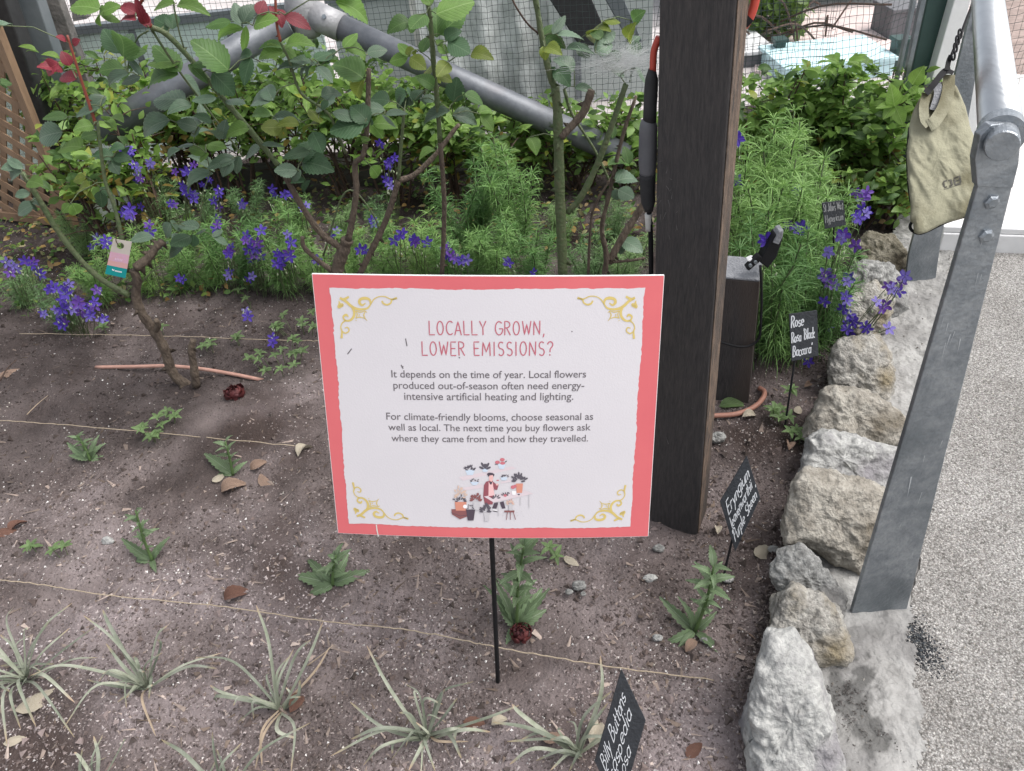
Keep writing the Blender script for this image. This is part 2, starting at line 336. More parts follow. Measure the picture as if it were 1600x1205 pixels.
# bed edge: line through the stones, as a function x(y)
EDGE = [(G(1205, 1240)[1], G(1260, 1240)[0]), (G(1250, 1000)[1], G(1265, 1000)[0]), (G(1270, 850)[1], G(1290, 850)[0]),
        (G(1330, 700)[1], G(1330, 700)[0]), (G(1350, 560)[1], G(1350, 560)[0]), (G(1370, 430)[1], G(1370, 430)[0]), (4.2, 2.75)]
EY = [e[0] for e in EDGE]; EX = [e[1] for e in EDGE]
def edgex(y): return np.interp(y, EY, EX)
P, Fc = gridmesh(-3.6, 1.75, .2, 3.75, .0105, lambda P: soilz(P))
mid = P[Fc].mean(1); keep = mid[:, 0] < edgex(mid[:, 1]) + .05; Fc = Fc[keep]
used = np.unique(Fc); rm = np.full(len(P), -1); rm[used] = np.arange(len(used))
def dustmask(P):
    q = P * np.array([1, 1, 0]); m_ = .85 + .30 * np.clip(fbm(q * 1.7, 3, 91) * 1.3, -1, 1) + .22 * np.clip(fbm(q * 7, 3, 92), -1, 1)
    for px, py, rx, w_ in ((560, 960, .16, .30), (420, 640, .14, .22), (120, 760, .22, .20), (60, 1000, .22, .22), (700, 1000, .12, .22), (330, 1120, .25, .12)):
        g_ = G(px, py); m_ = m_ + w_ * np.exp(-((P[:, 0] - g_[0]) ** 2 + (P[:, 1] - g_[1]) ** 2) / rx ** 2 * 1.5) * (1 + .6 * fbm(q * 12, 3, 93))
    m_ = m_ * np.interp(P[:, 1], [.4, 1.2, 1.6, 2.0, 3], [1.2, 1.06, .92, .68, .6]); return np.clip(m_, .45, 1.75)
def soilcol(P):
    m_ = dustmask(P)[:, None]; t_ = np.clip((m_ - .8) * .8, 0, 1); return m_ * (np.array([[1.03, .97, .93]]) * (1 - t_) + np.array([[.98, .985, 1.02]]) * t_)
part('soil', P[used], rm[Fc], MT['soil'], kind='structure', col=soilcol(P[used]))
def sheet(name, pts, z, m, th=.02):
    b = MB(); b.prism([np.array([p[0], p[1], z - th]) for p in pts], (0, 0, th)); return b.build(name, m, kind='structure')
sheet('ground', [(-80, -60), (80, -60), (80, 90), (-80, 90)], -.06, MT['far'], .02)
# pale paving behind the bed, in real slabs of concrete
sheet('paving', [(-9, 3.45), (3.4, 3.45), (9, 3.2), (14, 16), (-14, 16)], -.03, MT['paving'])
sheet('pink_paving', [G(1180, 108)[:2], G(1470, 108)[:2], G(1520, 3)[:2], G(1180, 3)[:2]], -.02, MT['pink'], .01)
# path
PATHL = [(1455, 1300), (1428, 1205), (1424, 1120), (1412, 1050), (1408, 985), (1430, 900), (1446, 800), (1452, 700), (1455, 600), (1460, 520), (1470, 450), (1486, 385)]
pl = [G(*p)[:2] for p in PATHL]
rr = random.Random(3); pl2 = []
for a, b in zip(pl[:-1], pl[1:]):
    for k in range(7): q = lerp(np.array(a), np.array(b), k / 7); pl2.append((q[0] + rr.uniform(-.005, .005), q[1]))
pl2.append(pl[-1])
b = MB(); pts = [np.array([p[0], p[1], 0.0]) for p in [(pl2[0][0], -.4)] + pl2 + [(2.6, pl[-1][1] + .05), (3.6, 2.2), (3.6, -.4)]]
b.prism(pts, (0, 0, .022)); b.build('path', MT['path'], kind='structure')
# pale floor and brown paving beyond the door sill on the right
sheet('pale_floor', [G(1480, 372)[:2], G(1800, 385)[:2], G(1800, 128)[:2], G(1530, 118)[:2]], .012, MT['floor'], .02)
sheet('brown_paving', [G(1530, 117)[:2], G(1800, 127)[:2], G(1800, -60)[:2], G(1540, -60)[:2]], .010, MT['brick'], .02)
# concrete haunching between stones and path: rough relief
def concz(P): return .010 + .010 * fbm(P * np.array([6, 6, 0]), 3, 41) + .004 * fbm(P * np.array([40, 40, 0]), 3, 44)
P, Fc = gridmesh(.30, 1.65, .25, 2.6, .0058, concz)
mid = P[Fc].mean(1); py_ = np.array([p[1] for p in pl]); px_ = np.array([p[0] for p in pl]); o = np.argsort(py_)
right = np.interp(mid[:, 1], py_[o], px_[o]) + .010 + .012 * vnoise(mid * 45, 5)
Fc = Fc[(mid[:, 0] > edgex(mid[:, 1]) - .015 + .02 * vnoise(mid * 30, 8)) & (mid[:, 0] < right) & (mid[:, 1] < 2.45)]
P[:, 2] += .012
db = G(1330, 1105); dq = np.hypot((P[:, 0] - db[0]) / .045, (P[:, 1] - db[1]) / .075) + .9 * fbm(P * np.array([42, 42, 0]), 5, 6)
dd_ = np.clip((1.2 - dq) * 3, 0, 1) * .55; t2 = np.clip(.75 - np.hypot((P[:, 0] - G(1355, 1010)[0]) / .10, (P[:, 1] - G(1355, 1000)[1]) / .03) - .4 * fbm(P * np.array([20, 20, 0]), 3, 66), 0, 1) * .5
used = np.unique(Fc); rm = np.full(len(P), -1); rm[used] = np.arange(len(used)); cc = np.repeat((1 - np.maximum(dd_, t2))[:, None], 3, 1)
part('concrete_footing', P[used], rm[Fc], MT['conc'], kind='structure', col=cc[used])
# tarry grit against the near rail post, blobby crumbs
def crumbs(name, n, posf, size, cols, flat=.5, elong=1.6, mat_=None, seed=1, parent=None, kind='stuff', zoff=0, lift=.15, dusty=False):
    R = np.random.RandomState(seed); P = posf(R, n); n = len(P)
    s = size[0] + (size[1] - size[0]) * R.rand(n) ** 2.2
    base = np.array([[1, 0, -.3], [-.5, .87, -.2], [-.5, -.87, -.3], [0, 0, 1]], float)
    V = base[None] * (1 + .5 * (R.rand(n, 4, 3) - .5))
    V[:, :, 0] *= 1 + (elong - 1) * R.rand(n, 1) * 1.6; V[:, :, 2] *= flat
    a = R.rand(n) * 6.283; t = (R.rand(n) - .5) * 1.5; ca, sa, ct, st = np.cos(a), np.sin(a), np.cos(t), np.sin(t)
    x = V[:, :, 0] * ct[:, None] + V[:, :, 2] * st[:, None]; z = -V[:, :, 0] * st[:, None] + V[:, :, 2] * ct[:, None]; y = V[:, :, 1]
    V = np.stack([x * ca[:, None] - y * sa[:, None], x * sa[:, None] + y * ca[:, None], z], 2) * s[:, None, None]
    V += P[:, None, :]; V[:, :, 2] += (s * lift + zoff)[:, None]
    f = np.array([[0, 1, 3], [1, 2, 3], [2, 0, 3], [1, 0, 2]])
    Fc = (f[None] + (np.arange(n) * 4)[:, None, None]).reshape(-1, 3)
    C = np.array(cols)[R.randint(len(cols), size=n)] * (.7 + .6 * R.rand(n, 1)) * (soilcol(P) if dusty else 1); C = np.repeat(C, 4, 0)
    return part(name, V.reshape(-1, 3), Fc, mat_ or MT['chips'], parent, kind, smooth=False, col=C)
def onsoil(dens_far=2.4):
    def f(R, n):
        P = np.zeros((n, 3)); u = R.rand(n)
        P[:, 1] = .25 + 3.2 * u ** 1.45; P[:, 0] = (P[:, 1] * .98 + .42) * (2 * R.rand(n) - 1) - .05
        lim = .95 * P[:, 1] + .45; P = P[(np.abs(P[:, 0] + .1) < lim) & (P[:, 0] < edgex(P[:, 1]) + .0)]
        d = fbm(P * np.array([3.5, 3.5, 0]), 3, 77); P = P[(d + R.rand(len(P)) * 1.5) > .25]
        P[:, 2] = soilz(P); return P
    return f
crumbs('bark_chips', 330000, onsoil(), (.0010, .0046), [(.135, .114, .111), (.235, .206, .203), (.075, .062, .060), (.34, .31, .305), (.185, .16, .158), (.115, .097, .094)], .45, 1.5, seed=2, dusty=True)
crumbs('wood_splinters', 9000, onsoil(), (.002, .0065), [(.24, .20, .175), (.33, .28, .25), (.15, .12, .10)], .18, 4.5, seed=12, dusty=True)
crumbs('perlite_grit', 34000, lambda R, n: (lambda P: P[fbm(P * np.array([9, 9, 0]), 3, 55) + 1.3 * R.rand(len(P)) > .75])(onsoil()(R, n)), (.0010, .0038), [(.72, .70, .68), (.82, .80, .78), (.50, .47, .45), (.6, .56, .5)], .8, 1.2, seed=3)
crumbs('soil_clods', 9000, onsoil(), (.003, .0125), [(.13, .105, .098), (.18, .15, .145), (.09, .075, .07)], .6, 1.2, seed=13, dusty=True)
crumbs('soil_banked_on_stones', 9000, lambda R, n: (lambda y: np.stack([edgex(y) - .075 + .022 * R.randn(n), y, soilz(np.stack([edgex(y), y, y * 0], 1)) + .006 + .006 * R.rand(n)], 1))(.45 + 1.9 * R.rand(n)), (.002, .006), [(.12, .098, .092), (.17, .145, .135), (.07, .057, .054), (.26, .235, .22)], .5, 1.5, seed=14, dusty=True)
def onpath(R, n):
    y = .35 + 1.9 * R.rand(n) ** 1.3; x = np.interp(y, py_[np.argsort(py_)], px_[np.argsort(py_)]) + .02 + .75 * R.rand(n); return np.stack([x, y, np.full(n, .0222)], 1)
crumbs('path_grit', 14000, onpath, (.0009, .0026), [(.5, .48, .45), (.66, .64, .61), (.32, .30, .28), (.42, .38, .33), (.18, .17, .16)], .45, 1.2, seed=15, lift=.05)
crumbs('grit_on_concrete', 1500, lambda R, n: (lambda P: P[(P[:, 0] > edgex(P[:, 1])) & (P[:, 0] < edgex(P[:, 1]) + .25)])(np.stack([.4 + 1.1 * R.rand(n), .4 + 2 * R.rand(n), np.full(n, .024)], 1)), (.001, .004), [(.35, .33, .3), (.2, .18, .16), (.6, .6, .58)], .7, 1.2, seed=4)
tb = G(1432, 1015)
crumbs('tar_grit', 1500, lambda R, n: np.stack([tb[0] + .016 * R.randn(n), tb[1] + .032 * R.randn(n), np.full(n, .022)], 1), (.0010, .0030), [(.05, .055, .06), (.10, .11, .12), (.03, .03, .035)], .7, 1.2, seed=5)
db = G(1335, 1100)
crumbs('dark_soil_spill', 2200, lambda R, n: (lambda P: P[fbm(P * np.array([60, 60, 0]), 3, 5) > -.2])(np.stack([db[0] + .030 * R.randn(n) + .0, db[1] + .062 * R.randn(n), np.full(n, .024)], 1)), (.0006, .0022), [(.09, .08, .075), (.14, .125, .12), (.06, .055, .05)], .5, 1.4, seed=6)

# ------------------------------------------------------------ edging stones
def blob(outline, depth_c, thick, seed, sub=34, power=.62, rough=.05):
    """closed stone whose outline (pixels) is read at distance depth_c; thick = metres of depth"""
    R = random.Random(seed); Pn = [D(x, y, depth_c) for x, y in outline]; c = sum(Pn) / len(Pn)
    vd = nrm(c - C0); ang = []
    for p in Pn:
        q = proj(p); ang.append((math.atan2(q[1] - proj(c)[1], q[0] - proj(c)[0]), p - c))
    ang.sort(key=lambda a: a[0]); A = [a[0] for a in ang]; A = [A[-1] - 2 * math.pi] + A + [A[0] + 2 * math.pi]
    O = [ang[-1][1]] + [a[1] for a in ang] + [ang[0][1]]
    nth, nph = 110, 60; V = []
    for j in range(nph + 1):
        tj = abs(2 * j / nph - 1); kk = 2 / power; rr_ = math.sin((1 - tj) * math.pi / 2); dd = math.copysign(max(0, 1 - rr_ ** kk) ** (1 / kk), 2 * j / nph - 1)
        for i in range(nth):
            th = -math.pi + 2 * math.pi * i / nth; k = np.searchsorted(A, th) - 1; k = min(max(k, 0), len(A) - 2)
            t = (th - A[k]) / (A[k + 1] - A[k] + 1e-9); V.append(c + lerp(O[k], O[k + 1], t) * rr_ + vd * thick * dd)
    V = np.array(V); size = np.mean([np.linalg.norm(x) for x in O]); N = V - c; N /= np.linalg.norm(N, axis=1)[:, None] + 1e-9
    s = seed * 3.7
    q1 = fbm((V + s) * np.array([1, 1, 1.8]) / size * 5, 4, seed + 5); q2 = 1 - np.abs(fbm((V + s) * np.array([1.6, .8, 2.6]) / size * 2.6, 4, seed + 8)) * 2
    V += N * (size * (rough * 1.7 * fbm((V + s) / size * 1.4, 3, seed) + rough * .75 * q1 + rough * .55 * q2 + rough * .28 * vnoise((V + s) / size * 34, seed)))[:, None]
    Fc = [(j * nth + i, j * nth + (i + 1) % nth, (j + 1) * nth + (i + 1) % nth, (j + 1) * nth + i) for j in range(nph) for i in range(nth)]
    return V, Fc
def rock(name, outline, label, m, z=.04, thick=None, seed=1, cat='stone', group='stones edging the flower bed', rough=.066, power=.52):
    cx = np.mean([p[0] for p in outline]); cy = np.mean([p[1] for p in outline])
    if cat == 'stone' and name == 'edging_stone': outline = [(cx + (x - cx) * 1.06, cy + (y - cy) * 1.05) for x, y in outline]
    g = G(cx, cy, z); dep = proj(g)[2]
    rad = np.mean([math.hypot(p[0] - cx, p[1] - cy) for p in outline]) * dep / F
    V, Fc = blob(outline, dep, thick or rad * .8, seed, rough=rough, power=power)
    o = part(name, V - g, Fc, MT[m]); o.location = tuple(g); tag(o, label, cat, group); return o
rock('edging_stone', [(1338, 382), (1358, 366), (1395, 368), (1416, 395), (1414, 428), (1380, 440), (1345, 430)], 'dark mossy rounded stone at the far end of the stone edging', 'rockm', .07, seed=1)
rock('edging_stone', [(1318, 445), (1325, 422), (1350, 410), (1388, 414), (1410, 440), (1416, 480), (1380, 500), (1330, 490)], 'grey stone just in front of the dark mossy stone, violet flowers before it', 'rockg', .06, seed=2)
rock('edging_stone', [(1308, 478), (1335, 455), (1368, 441), (1392, 470), (1388, 515), (1352, 528), (1325, 515)], 'sharp-ridged pale stone half hidden by violet larkspur flowers', 'rock', .07, seed=3, rough=.07)
rock('edging_stone', [(1303, 548), (1320, 531), (1372, 529), (1389, 555), (1395, 592), (1391, 622), (1370, 629), (1325, 612), (1300, 600)], 'blocky pale stone next to the slate label reading Rose', 'rock', .05, seed=4)
rock('edging_stone', [(1266, 650), (1285, 614), (1305, 604), (1335, 612), (1385, 630), (1412, 655), (1415, 700), (1330, 700), (1262, 682)], 'low wide pale stone between the blocky one and the cracked one', 'rockwarm', .05, seed=5)
rock('edging_stone', [(1255, 715), (1262, 686), (1290, 676), (1340, 684), (1402, 700), (1400, 745), (1370, 768), (1300, 745), (1254, 745)], 'pale grainy stone with a dark crack line along its lower edge', 'rockpale', .05, seed=6)
rock('edging_stone', [(1230, 812), (1243, 755), (1258, 735), (1300, 735), (1345, 752), (1388, 772), (1390, 830), (1370, 865), (1345, 897), (1298, 872), (1262, 848), (1232, 850)], 'largest tan lichened stone, left of the middle of the steel rail post', 'rockwarm', .07, seed=7, rough=.06)
rock('edging_stone', [(1209, 902), (1222, 864), (1252, 855), (1280, 876), (1300, 905), (1318, 925), (1318, 965), (1285, 965), (1225, 930)], 'grey angular stone directly below the largest tan stone', 'rockg', .05, seed=8, rough=.07)
rock('edging_stone', [(1204, 985), (1216, 940), (1242, 919), (1285, 930), (1310, 960), (1326, 1010), (1318, 1036), (1280, 1040), (1248, 1015), (1215, 1005)], 'knobbly yellowish stone just left of the foot of the steel rail post', 'rock', .05, seed=9, rough=.08)
rock('edging_stone', [(1169, 1130), (1185, 1062), (1203, 1012), (1238, 999), (1266, 1028), (1286, 1090), (1302, 1160), (1318, 1260), (1240, 1300), (1176, 1260)], 'long whitish stone nearest the camera at the bottom edge', 'rockpale', .05, seed=10, power=.5)
rock('flat_stone', [(130, 348), (158, 308), (185, 292), (208, 298), (218, 328), (190, 352)], 'flat greenish slab leaning behind the left rose bush', 'rockgreen', .05, .03, 11, group=None, rough=.03)
for i, (x, y, r, lb, m) in enumerate([(168, 846, 9, 'small whitish pebble left of the seedling with toothed leaves', 'rockpale'), (905, 915, 11, 'brown-grey pebble right of the tall seedling under the sign', 'rockg'),
        (1015, 904, 10, 'white pebble below the foot of the square post', 'rockpale'), (1028, 997, 8, 'pale pebble left of the seedling by the Eryngium label', 'rockpale'),
        (1121, 684, 13, 'dark grey pebble beside the square post', 'rockg'), (1138, 905, 8, 'pale pebble near the foot of the Eryngium label', 'rockpale'), (889, 925, 6, 'smaller pebble touching the brown-grey pebble', 'rockg'),
        (911, 928, 5, 'smallest pebble of the group right of the tall seedling', 'rockg'), (1030, 857, 9, 'pebble at the left front corner of the square post', 'rockg'), (1208, 858, 8, 'small stone beside the curled pale leaf', 'rockpale'), (1100, 1000, 6, 'tiny stone beside the seedling by the Eryngium label', 'rockg')]):
    R = random.Random(i); out = [(x + r * 1.15 * math.cos(a) * R.uniform(.8, 1.1), y + r * .8 * math.sin(a) * R.uniform(.8, 1.1)) for a in [k * math.pi / 4 for k in range(8)]]
    rock('pebble', out, lb, m, .012, seed=20 + i, cat='pebble', group='pebbles on the soil')

# ------------------------------------------------------------ background structures
def pxprism(name, pix, Y, th, m, parent=None, bev=None, kind=None):
    b = MB(); b.prism([Q(x, y, Y) for x, y in pix], (0, th, 0)); o = b.build(name, MT[m] if isinstance(m, str) else m, parent, kind)
    if bev: bevel(o, bev)
    return o
def onepiece(name, pix, Y, th, m, label, cat, group=None, bev=None):
    o = pxprism(name, pix, Y, th, m, bev=bev); return tag(o, label, cat, group)
# timber edging (three boards end to end)
yA, yB = 3.42, 3.12
ta = np.array([-3.5, 3.72, 0]); tbb = np.array([1.05, 3.06, 0])
tedge = thing('timber_edging', 'low weathered timber board along the back edge of the bed', 'edging board', lerp(ta, tbb, .5))
for i in range(3):
    p = lerp(ta, tbb, i / 3 + .002); q = lerp(ta, tbb, (i + 1) / 3 - .002)
    b = MB(); b.box(p + [0, 0, -.05], q - p, (0.01, .07, 0), (0, 0, .15)); o = b.build('board', MT['timber'], tedge); bevel(o, .006)
# glazed / sheet panels behind
def wallpanel(name, x0, x1, ytop, Y, m, label, cat, fr=None):
    g0 = Q(x0, 300, Y); g1 = Q(x1, 300, Y); zt = Q((x0 + x1) / 2, ytop, Y)[2]
    t = thing(name, label, cat, ((g0[0] + g1[0]) / 2, Y, 0)); b = MB(); b.box((g0[0], Y, -.02), (g1[0] - g0[0], 0, 0), (0, .02, 0), (0, 0, zt + .02)); b.build('panel', MT[m], t)
    if fr:
        b = MB(); b.box((g0[0] - .01, Y - .012, zt), (g1[0] - g0[0] + .02, 0, 0), (0, .05, 0), (0, 0, .035)); b.build('top_rail', MT[fr], t)
        for k in range(1, 4):
            x = lerp(g0[0], g1[0], k / 4); b = MB(); b.box((x, Y - .008, 0), (.03, 0, 0), (0, .007, 0), (0, 0, zt - .005)); b.build('mullion', MT[fr], t)
    return t
wallpanel('glass_screen', 20, 560, 36, 3.95, 'panel', 'low pale green screen behind the net on the left', 'screen', 'greyfr')
wallpanel('glass_screen', 575, 1012, -25, 4.12, 'panelg', 'taller grey-green screen behind the net between plastic sheet and post', 'screen', 'greyfr')
t = thing('plastic_sheet', 'whitish crinkled plastic sheet hanging behind the net, centre', 'plastic sheet', Q(790, 240, 3.78))
P, Fc = gridmesh(0, 1, 0, 1, .02, lambda P: P[:, 0] * 0)
a0, a1 = Q(684, 240, 3.78), Q(868, 240, 3.78); zt = 1.05
V = np.stack([lerp(a0[0], a1[0], P[:, 0]), 3.78 + .02 * np.sin(P[:, 0] * 23) + .012 * fbm(P * 7, 3, 3), P[:, 1] * zt], 1)
part('sheet', V, Fc, MT['sheet'], t); b = MB(); b.box((a0[0] - .03, 3.80, 0), (.03, 0, 0), (0, .04, 0), (0, 0, 1.1)); b.build('side_post', MT['offwhite'], t)
# leaning beams on the left
onepiece('leaning_beam', [(-60, -60), (-12, -60), (88, 235), (128, 338), (102, 352), (60, 230)], 3.3, .10, 'blackm', 'black leaning beam with peeling edge behind the lattice', 'beam', 'leaning beams in the left corner', .006)
onepiece('leaning_beam', [(0, -60), (38, -60), (124, 200), (92, 214)], 3.44, .08, 'greyfr', 'blue-grey leaning steel beam behind the lattice', 'beam', 'leaning beams in the left corner', .004)
onepiece('leaning_beam', [(40, -60), (70, -60), (160, 190), (128, 200)], 3.62, .06, 'brownfr', 'weathered brown leaning beam right of the steel one', 'beam', 'leaning beams in the left corner', .004)
onepiece('leaning_beam', [(96, -60), (122, -60), (136, 30), (114, 34)], 4.15, .06, 'brownfr', 'short brown beam end far behind the top of the net', 'beam', 'leaning beams in the left corner', .004)
# pipes
def tubething(name, pts, r, m, label, cat, group=None, n=20):
    b = MB(); b.tube(pts, r, n); o = b.build(name, MT[m], smooth=True); tag(o, label, cat, group); return o
jt = Q(474, 16, 3.25)
pf = thing('pipe_frame', 'thick grey steel pipes meeting in a capped joint at the top, sloping down both sides', 'pipe frame', G(474, 240))
e1 = Q(176, 196, 2.98); e2 = Q(960, 236, 2.86)
b = MB(); b.tube([jt + nrm(e1 - jt) * .08, lerp(jt, e1, .5), e1 + (e1 - jt) * .06], .052, 28); b.build('pipe', MT['pipe'], pf, smooth=True)
b = MB(); b.tube([jt + nrm(e2 - jt) * .05, lerp(jt, e2, .5), e2 + (e2 - jt) * .04], .047, 28); b.build('pipe', MT['pipe'], pf, smooth=True)
b = MB(); b.tube([jt + nrm(e2 - jt) * .035, jt + nrm(e2 - jt) * .16], .053, 28); b.build('sleeve', MT['fitting'], pf, smooth=True)
b = MB(); pts = [jt + np.array([0, 0, z]) for z in (-.10, -.095, -.07, -.03, .02, .05, .08, .25)]; b.tube(pts, [.03, .045, .058, .066, .068, .06, .05, .05], 24); b.build('joint', MT['fitting'], pf, smooth=True)
for k in range(3):
    q = jt + nrm(e2 - jt) * .10; b = MB(); a = 2.1 * k + .5; off = np.array([0, -math.cos(a), math.sin(a)]) * .053
    b.tube([q + off * .95, q + off * 1.1], .009, 6); b.build('bolt', MT['steel'], pf)
onepiece('crossing_beam', [(840, -30), (912, -30), (952, 62), (935, 72), (905, 72)], 3.5, .12, 'blackm', 'dark beam end crossing behind the net above the pipe', 'beam', None, .005)
onepiece('crossing_beam', [(930, -30), (962, -30), (1004, 66), (985, 70)], 3.62, .06, 'greyfr', 'thin dark beam left of the square post, top edge', 'beam', None, .003)
# things behind the net on the right
def ybox(name, px0, px1, ytop, ybase, m, label, cat, depth=.2, topm=None, zb=-.03, group=None):
    g0 = G(px0, ybase, zb); g1 = G(px1, ybase, zb); Y = (g0[1] + g1[1]) / 2; x0 = Q(px0, ybase, Y)[0]; x1 = Q(px1, ybase, Y)[0]
    zt = Q((px0 + px1) / 2, ytop, Y)[2]; t = thing(name, label, cat, ((x0 + x1) / 2, Y, zb), group)
    b = MB(); b.box((x0, Y, zb), (x1 - x0, 0, 0), (0, depth, 0), (0, 0, zt - zb - .02)); o = b.build('side', MT[m], t); bevel(o, .004)
    b = MB(); b.box((x0 - .01, Y - .01, zt - .02), (x1 - x0 + .02, 0, 0), (0, depth + .02, 0), (0, 0, .02)); o = b.build('top', MT[topm or m], t); bevel(o, .003); return t
ybox('display_crate', 1150, 1208, 80, 104, 'darkgrey', 'box with bright white lid and dark sides, just right of the square post', 'crate', .55, 'white')
ybox('planter_post', 1209, 1224, 62, 104, 'darkgreen', 'short dark green post beside the white-lidded box', 'post', .06)
ybox('turquoise_bench', 1226, 1392, 98, 128, 'turq', 'pale turquoise bench with white top edge behind the net', 'bench', .42, 'turq')
ybox('planter_post', 1394, 1414, 62, 112, 'darkgreen', 'dark green post at the right end of the turquoise bench', 'post', .08)
ybox('grey_cabinet', 1388, 1432, 14, 62, 'darkgrey', 'grey block standing behind the turquoise bench', 'cabinet', .25)
g = G(1290, 16, -.03)
tb_ = thing('turquoise_table', 'long turquoise table with dark teal front edge along the top of the net', 'table', (g[0], g[1], -.03))
b = MB(); b.box((g[0] - 1.0, g[1], .20), (2.1, 0, 0), (0, 2.6, 0), (0, 0, .03)); b.build('table_top', MT['turq'], tb_)
b = MB(); b.box((g[0] - 1.02, g[1] - .03, .15), (2.14, 0, 0), (0, .027, 0), (0, 0, .09)); b.build('front_edge', MT['teal'], tb_)
for x in (-.95, 1.0):
    b = MB(); b.box((g[0] + x, g[1] + .05, -.03), (.05, 0, 0), (0, .05, 0), (0, 0, .23)); b.build('leg', MT['teal'], tb_)
# nets: knotted strands
def net(name, corner, uvec, vvec, nu, nv, label, seed, thick=.0008, sag=.012):
    R = np.random.RandomState(seed); t = thing(name, label, 'net', corner)
    u = np.arange(nu + 1) / nu; v = np.arange(nv + 1) / nv; U, V_ = np.meshgrid(u, v)
    n = nrm(np.cross(uvec, vvec)); P = corner + U[..., None] * uvec + V_[..., None] * vvec
    q = np.stack([U.ravel() * np.linalg.norm(uvec) * 2.2, V_.ravel() * np.linalg.norm(vvec) * 2.2, np.zeros(U.size)], 1)
    P = P + (sag * fbm(q, 3, seed)).reshape(U.shape)[..., None] * (nrm(uvec) + n) + (sag * fbm(q, 3, seed + 9)).reshape(U.shape)[..., None] * nrm(vvec) * .9
    P += .0014 * R.randn(*P.shape)
    VV = []; FF = []; cnt = 0
    def strand(A, B, side):
        nonlocal cnt
        w_ = side * thick; m_ = len(A); k = np.stack([A - w_, A + w_, B + w_, B - w_], 1).reshape(-1, 3); VV.append(k); FF.append(np.arange(m_ * 4).reshape(-1, 4) + cnt); cnt += m_ * 4
        w_ = n * thick; k = np.stack([A - w_, A + w_, B + w_, B - w_], 1).reshape(-1, 3); VV.append(k); FF.append(np.arange(m_ * 4).reshape(-1, 4) + cnt); cnt += m_ * 4
    strand(P[:, :-1].reshape(-1, 3), P[:, 1:].reshape(-1, 3), nrm(vvec)); strand(P[:-1].reshape(-1, 3), P[1:].reshape(-1, 3), nrm(uvec))
    part('mesh', np.concatenate(VV), np.concatenate(FF), MT['net'], t, 'stuff', smooth=False); return t
na = np.array([-3.3, 3.86, -.02]); nb_ = np.array([1.5, 3.28, -.02])
nfn = net('net_fence', na, nb_ - na, np.array([0, .12, 1.25]), 200, 52, 'black mesh net stretched behind the shrubs, left of the square post', 31)
nc = np.array([.75, 3.33, .0]); nd = np.array([2.72, 3.62, .0])
n2 = net('net_fence', nc, nd - nc, np.array([0.05, .35, 1.3]), 62, 42, 'black slack net right of the square post', 32, .001, .03)
# slanted dark frame + white door frame on the right
df = thing('door_frame', 'white and dark door frame leaning across behind the hanging bag', 'door frame', Q(1450, 330, 2.9))
pxprism('dark_jamb', [(1456, -30), (1500, -30), (1432, 200), (1424, 330), (1404, 330), (1408, 190)], 2.78, .05, 'darkgreen', df, .003)
pxprism('white_panel', [(1500, -30), (1524, -30), (1480, 160), (1462, 330), (1424, 330), (1434, 200)], 2.74, .05, 'white', df, .003)
pxprism('silver_strip', [(1446, -30), (1454, -30), (1412, 160), (1407, 160)], 2.74, .02, 'steel', df)
pxprism('silver_strip', [(1434, -30), (1439, -30), (1404, 130), (1400, 130)], 2.74, .02, 'steel', df)
pxprism('white_jamb', [(1546, -30), (1570, -30), (1528, 190), (1506, 340), (1480, 345), (1500, 220)], 2.5, .05, 'white', df, .003)
o = onepiece('white_board', [(1407, 266), (1421, 262), (1428, 376), (1411, 382)], 2.62, .03, 'offwhite', 'narrow off-white board upright behind the bag beside the shrubs', 'board', None, .002)
sill0 = G(1466, 392, .02); sill1 = G(1800, 405, .02)
ds = thing('door_sill', 'white door sill across the path behind the handrail', 'door sill', lerp(sill0, sill1, .3))
b = MB(); b.box(sill0 - [0, 0, .02], sill1 - sill0, (0, .10, 0), (0, 0, .085)); o = b.build('sill', MT['white'], ds); bevel(o, .004)
b = MB(); b.box(sill0 + [0, .006, .066], sill1 - sill0, (0, .05, 0), (0, 0, .02)); o = b.build('sill_ridge', MT['white'], ds); bevel(o, .003)

# ------------------------------------------------------------ lattice trellis
tl = [(-62, -60), (8, 60), (118, 352), (36, 400), (-60, 420)]
tp0 = G(118, 356); tn = nrm(np.array([.45, 1.0, 0])); TU = nrm(UPL(2, 60, tp0, tn) - tp0); TV = np.array([-tn[1], tn[0], 0.])
tr = thing('lattice_trellis', 'brown diagonal lattice panel with square frame leaning at the left edge', 'trellis', tp0)
Lh = 1.15; Wd = 1.3
def tbar(name, a, b_, wd, th, off):
    bb = MB(); ax = nrm(b_ - a); sd_ = nrm(np.cross(ax, tn)); bb.box(a - sd_ * wd / 2 + tn * off, b_ - a, sd_ * wd, tn * th); o = bb.build(name, MT['trellis'], tr)
tbar('frame_post', tp0 - TU * .05 - TV * -.015, tp0 + TU * Lh + TV * .015, .036, .03, -.008)
tbar('frame_rail', tp0 + TV * .02 + TU * .02, tp0 + TV * Wd + TU * .02, .036, .03, -.008)
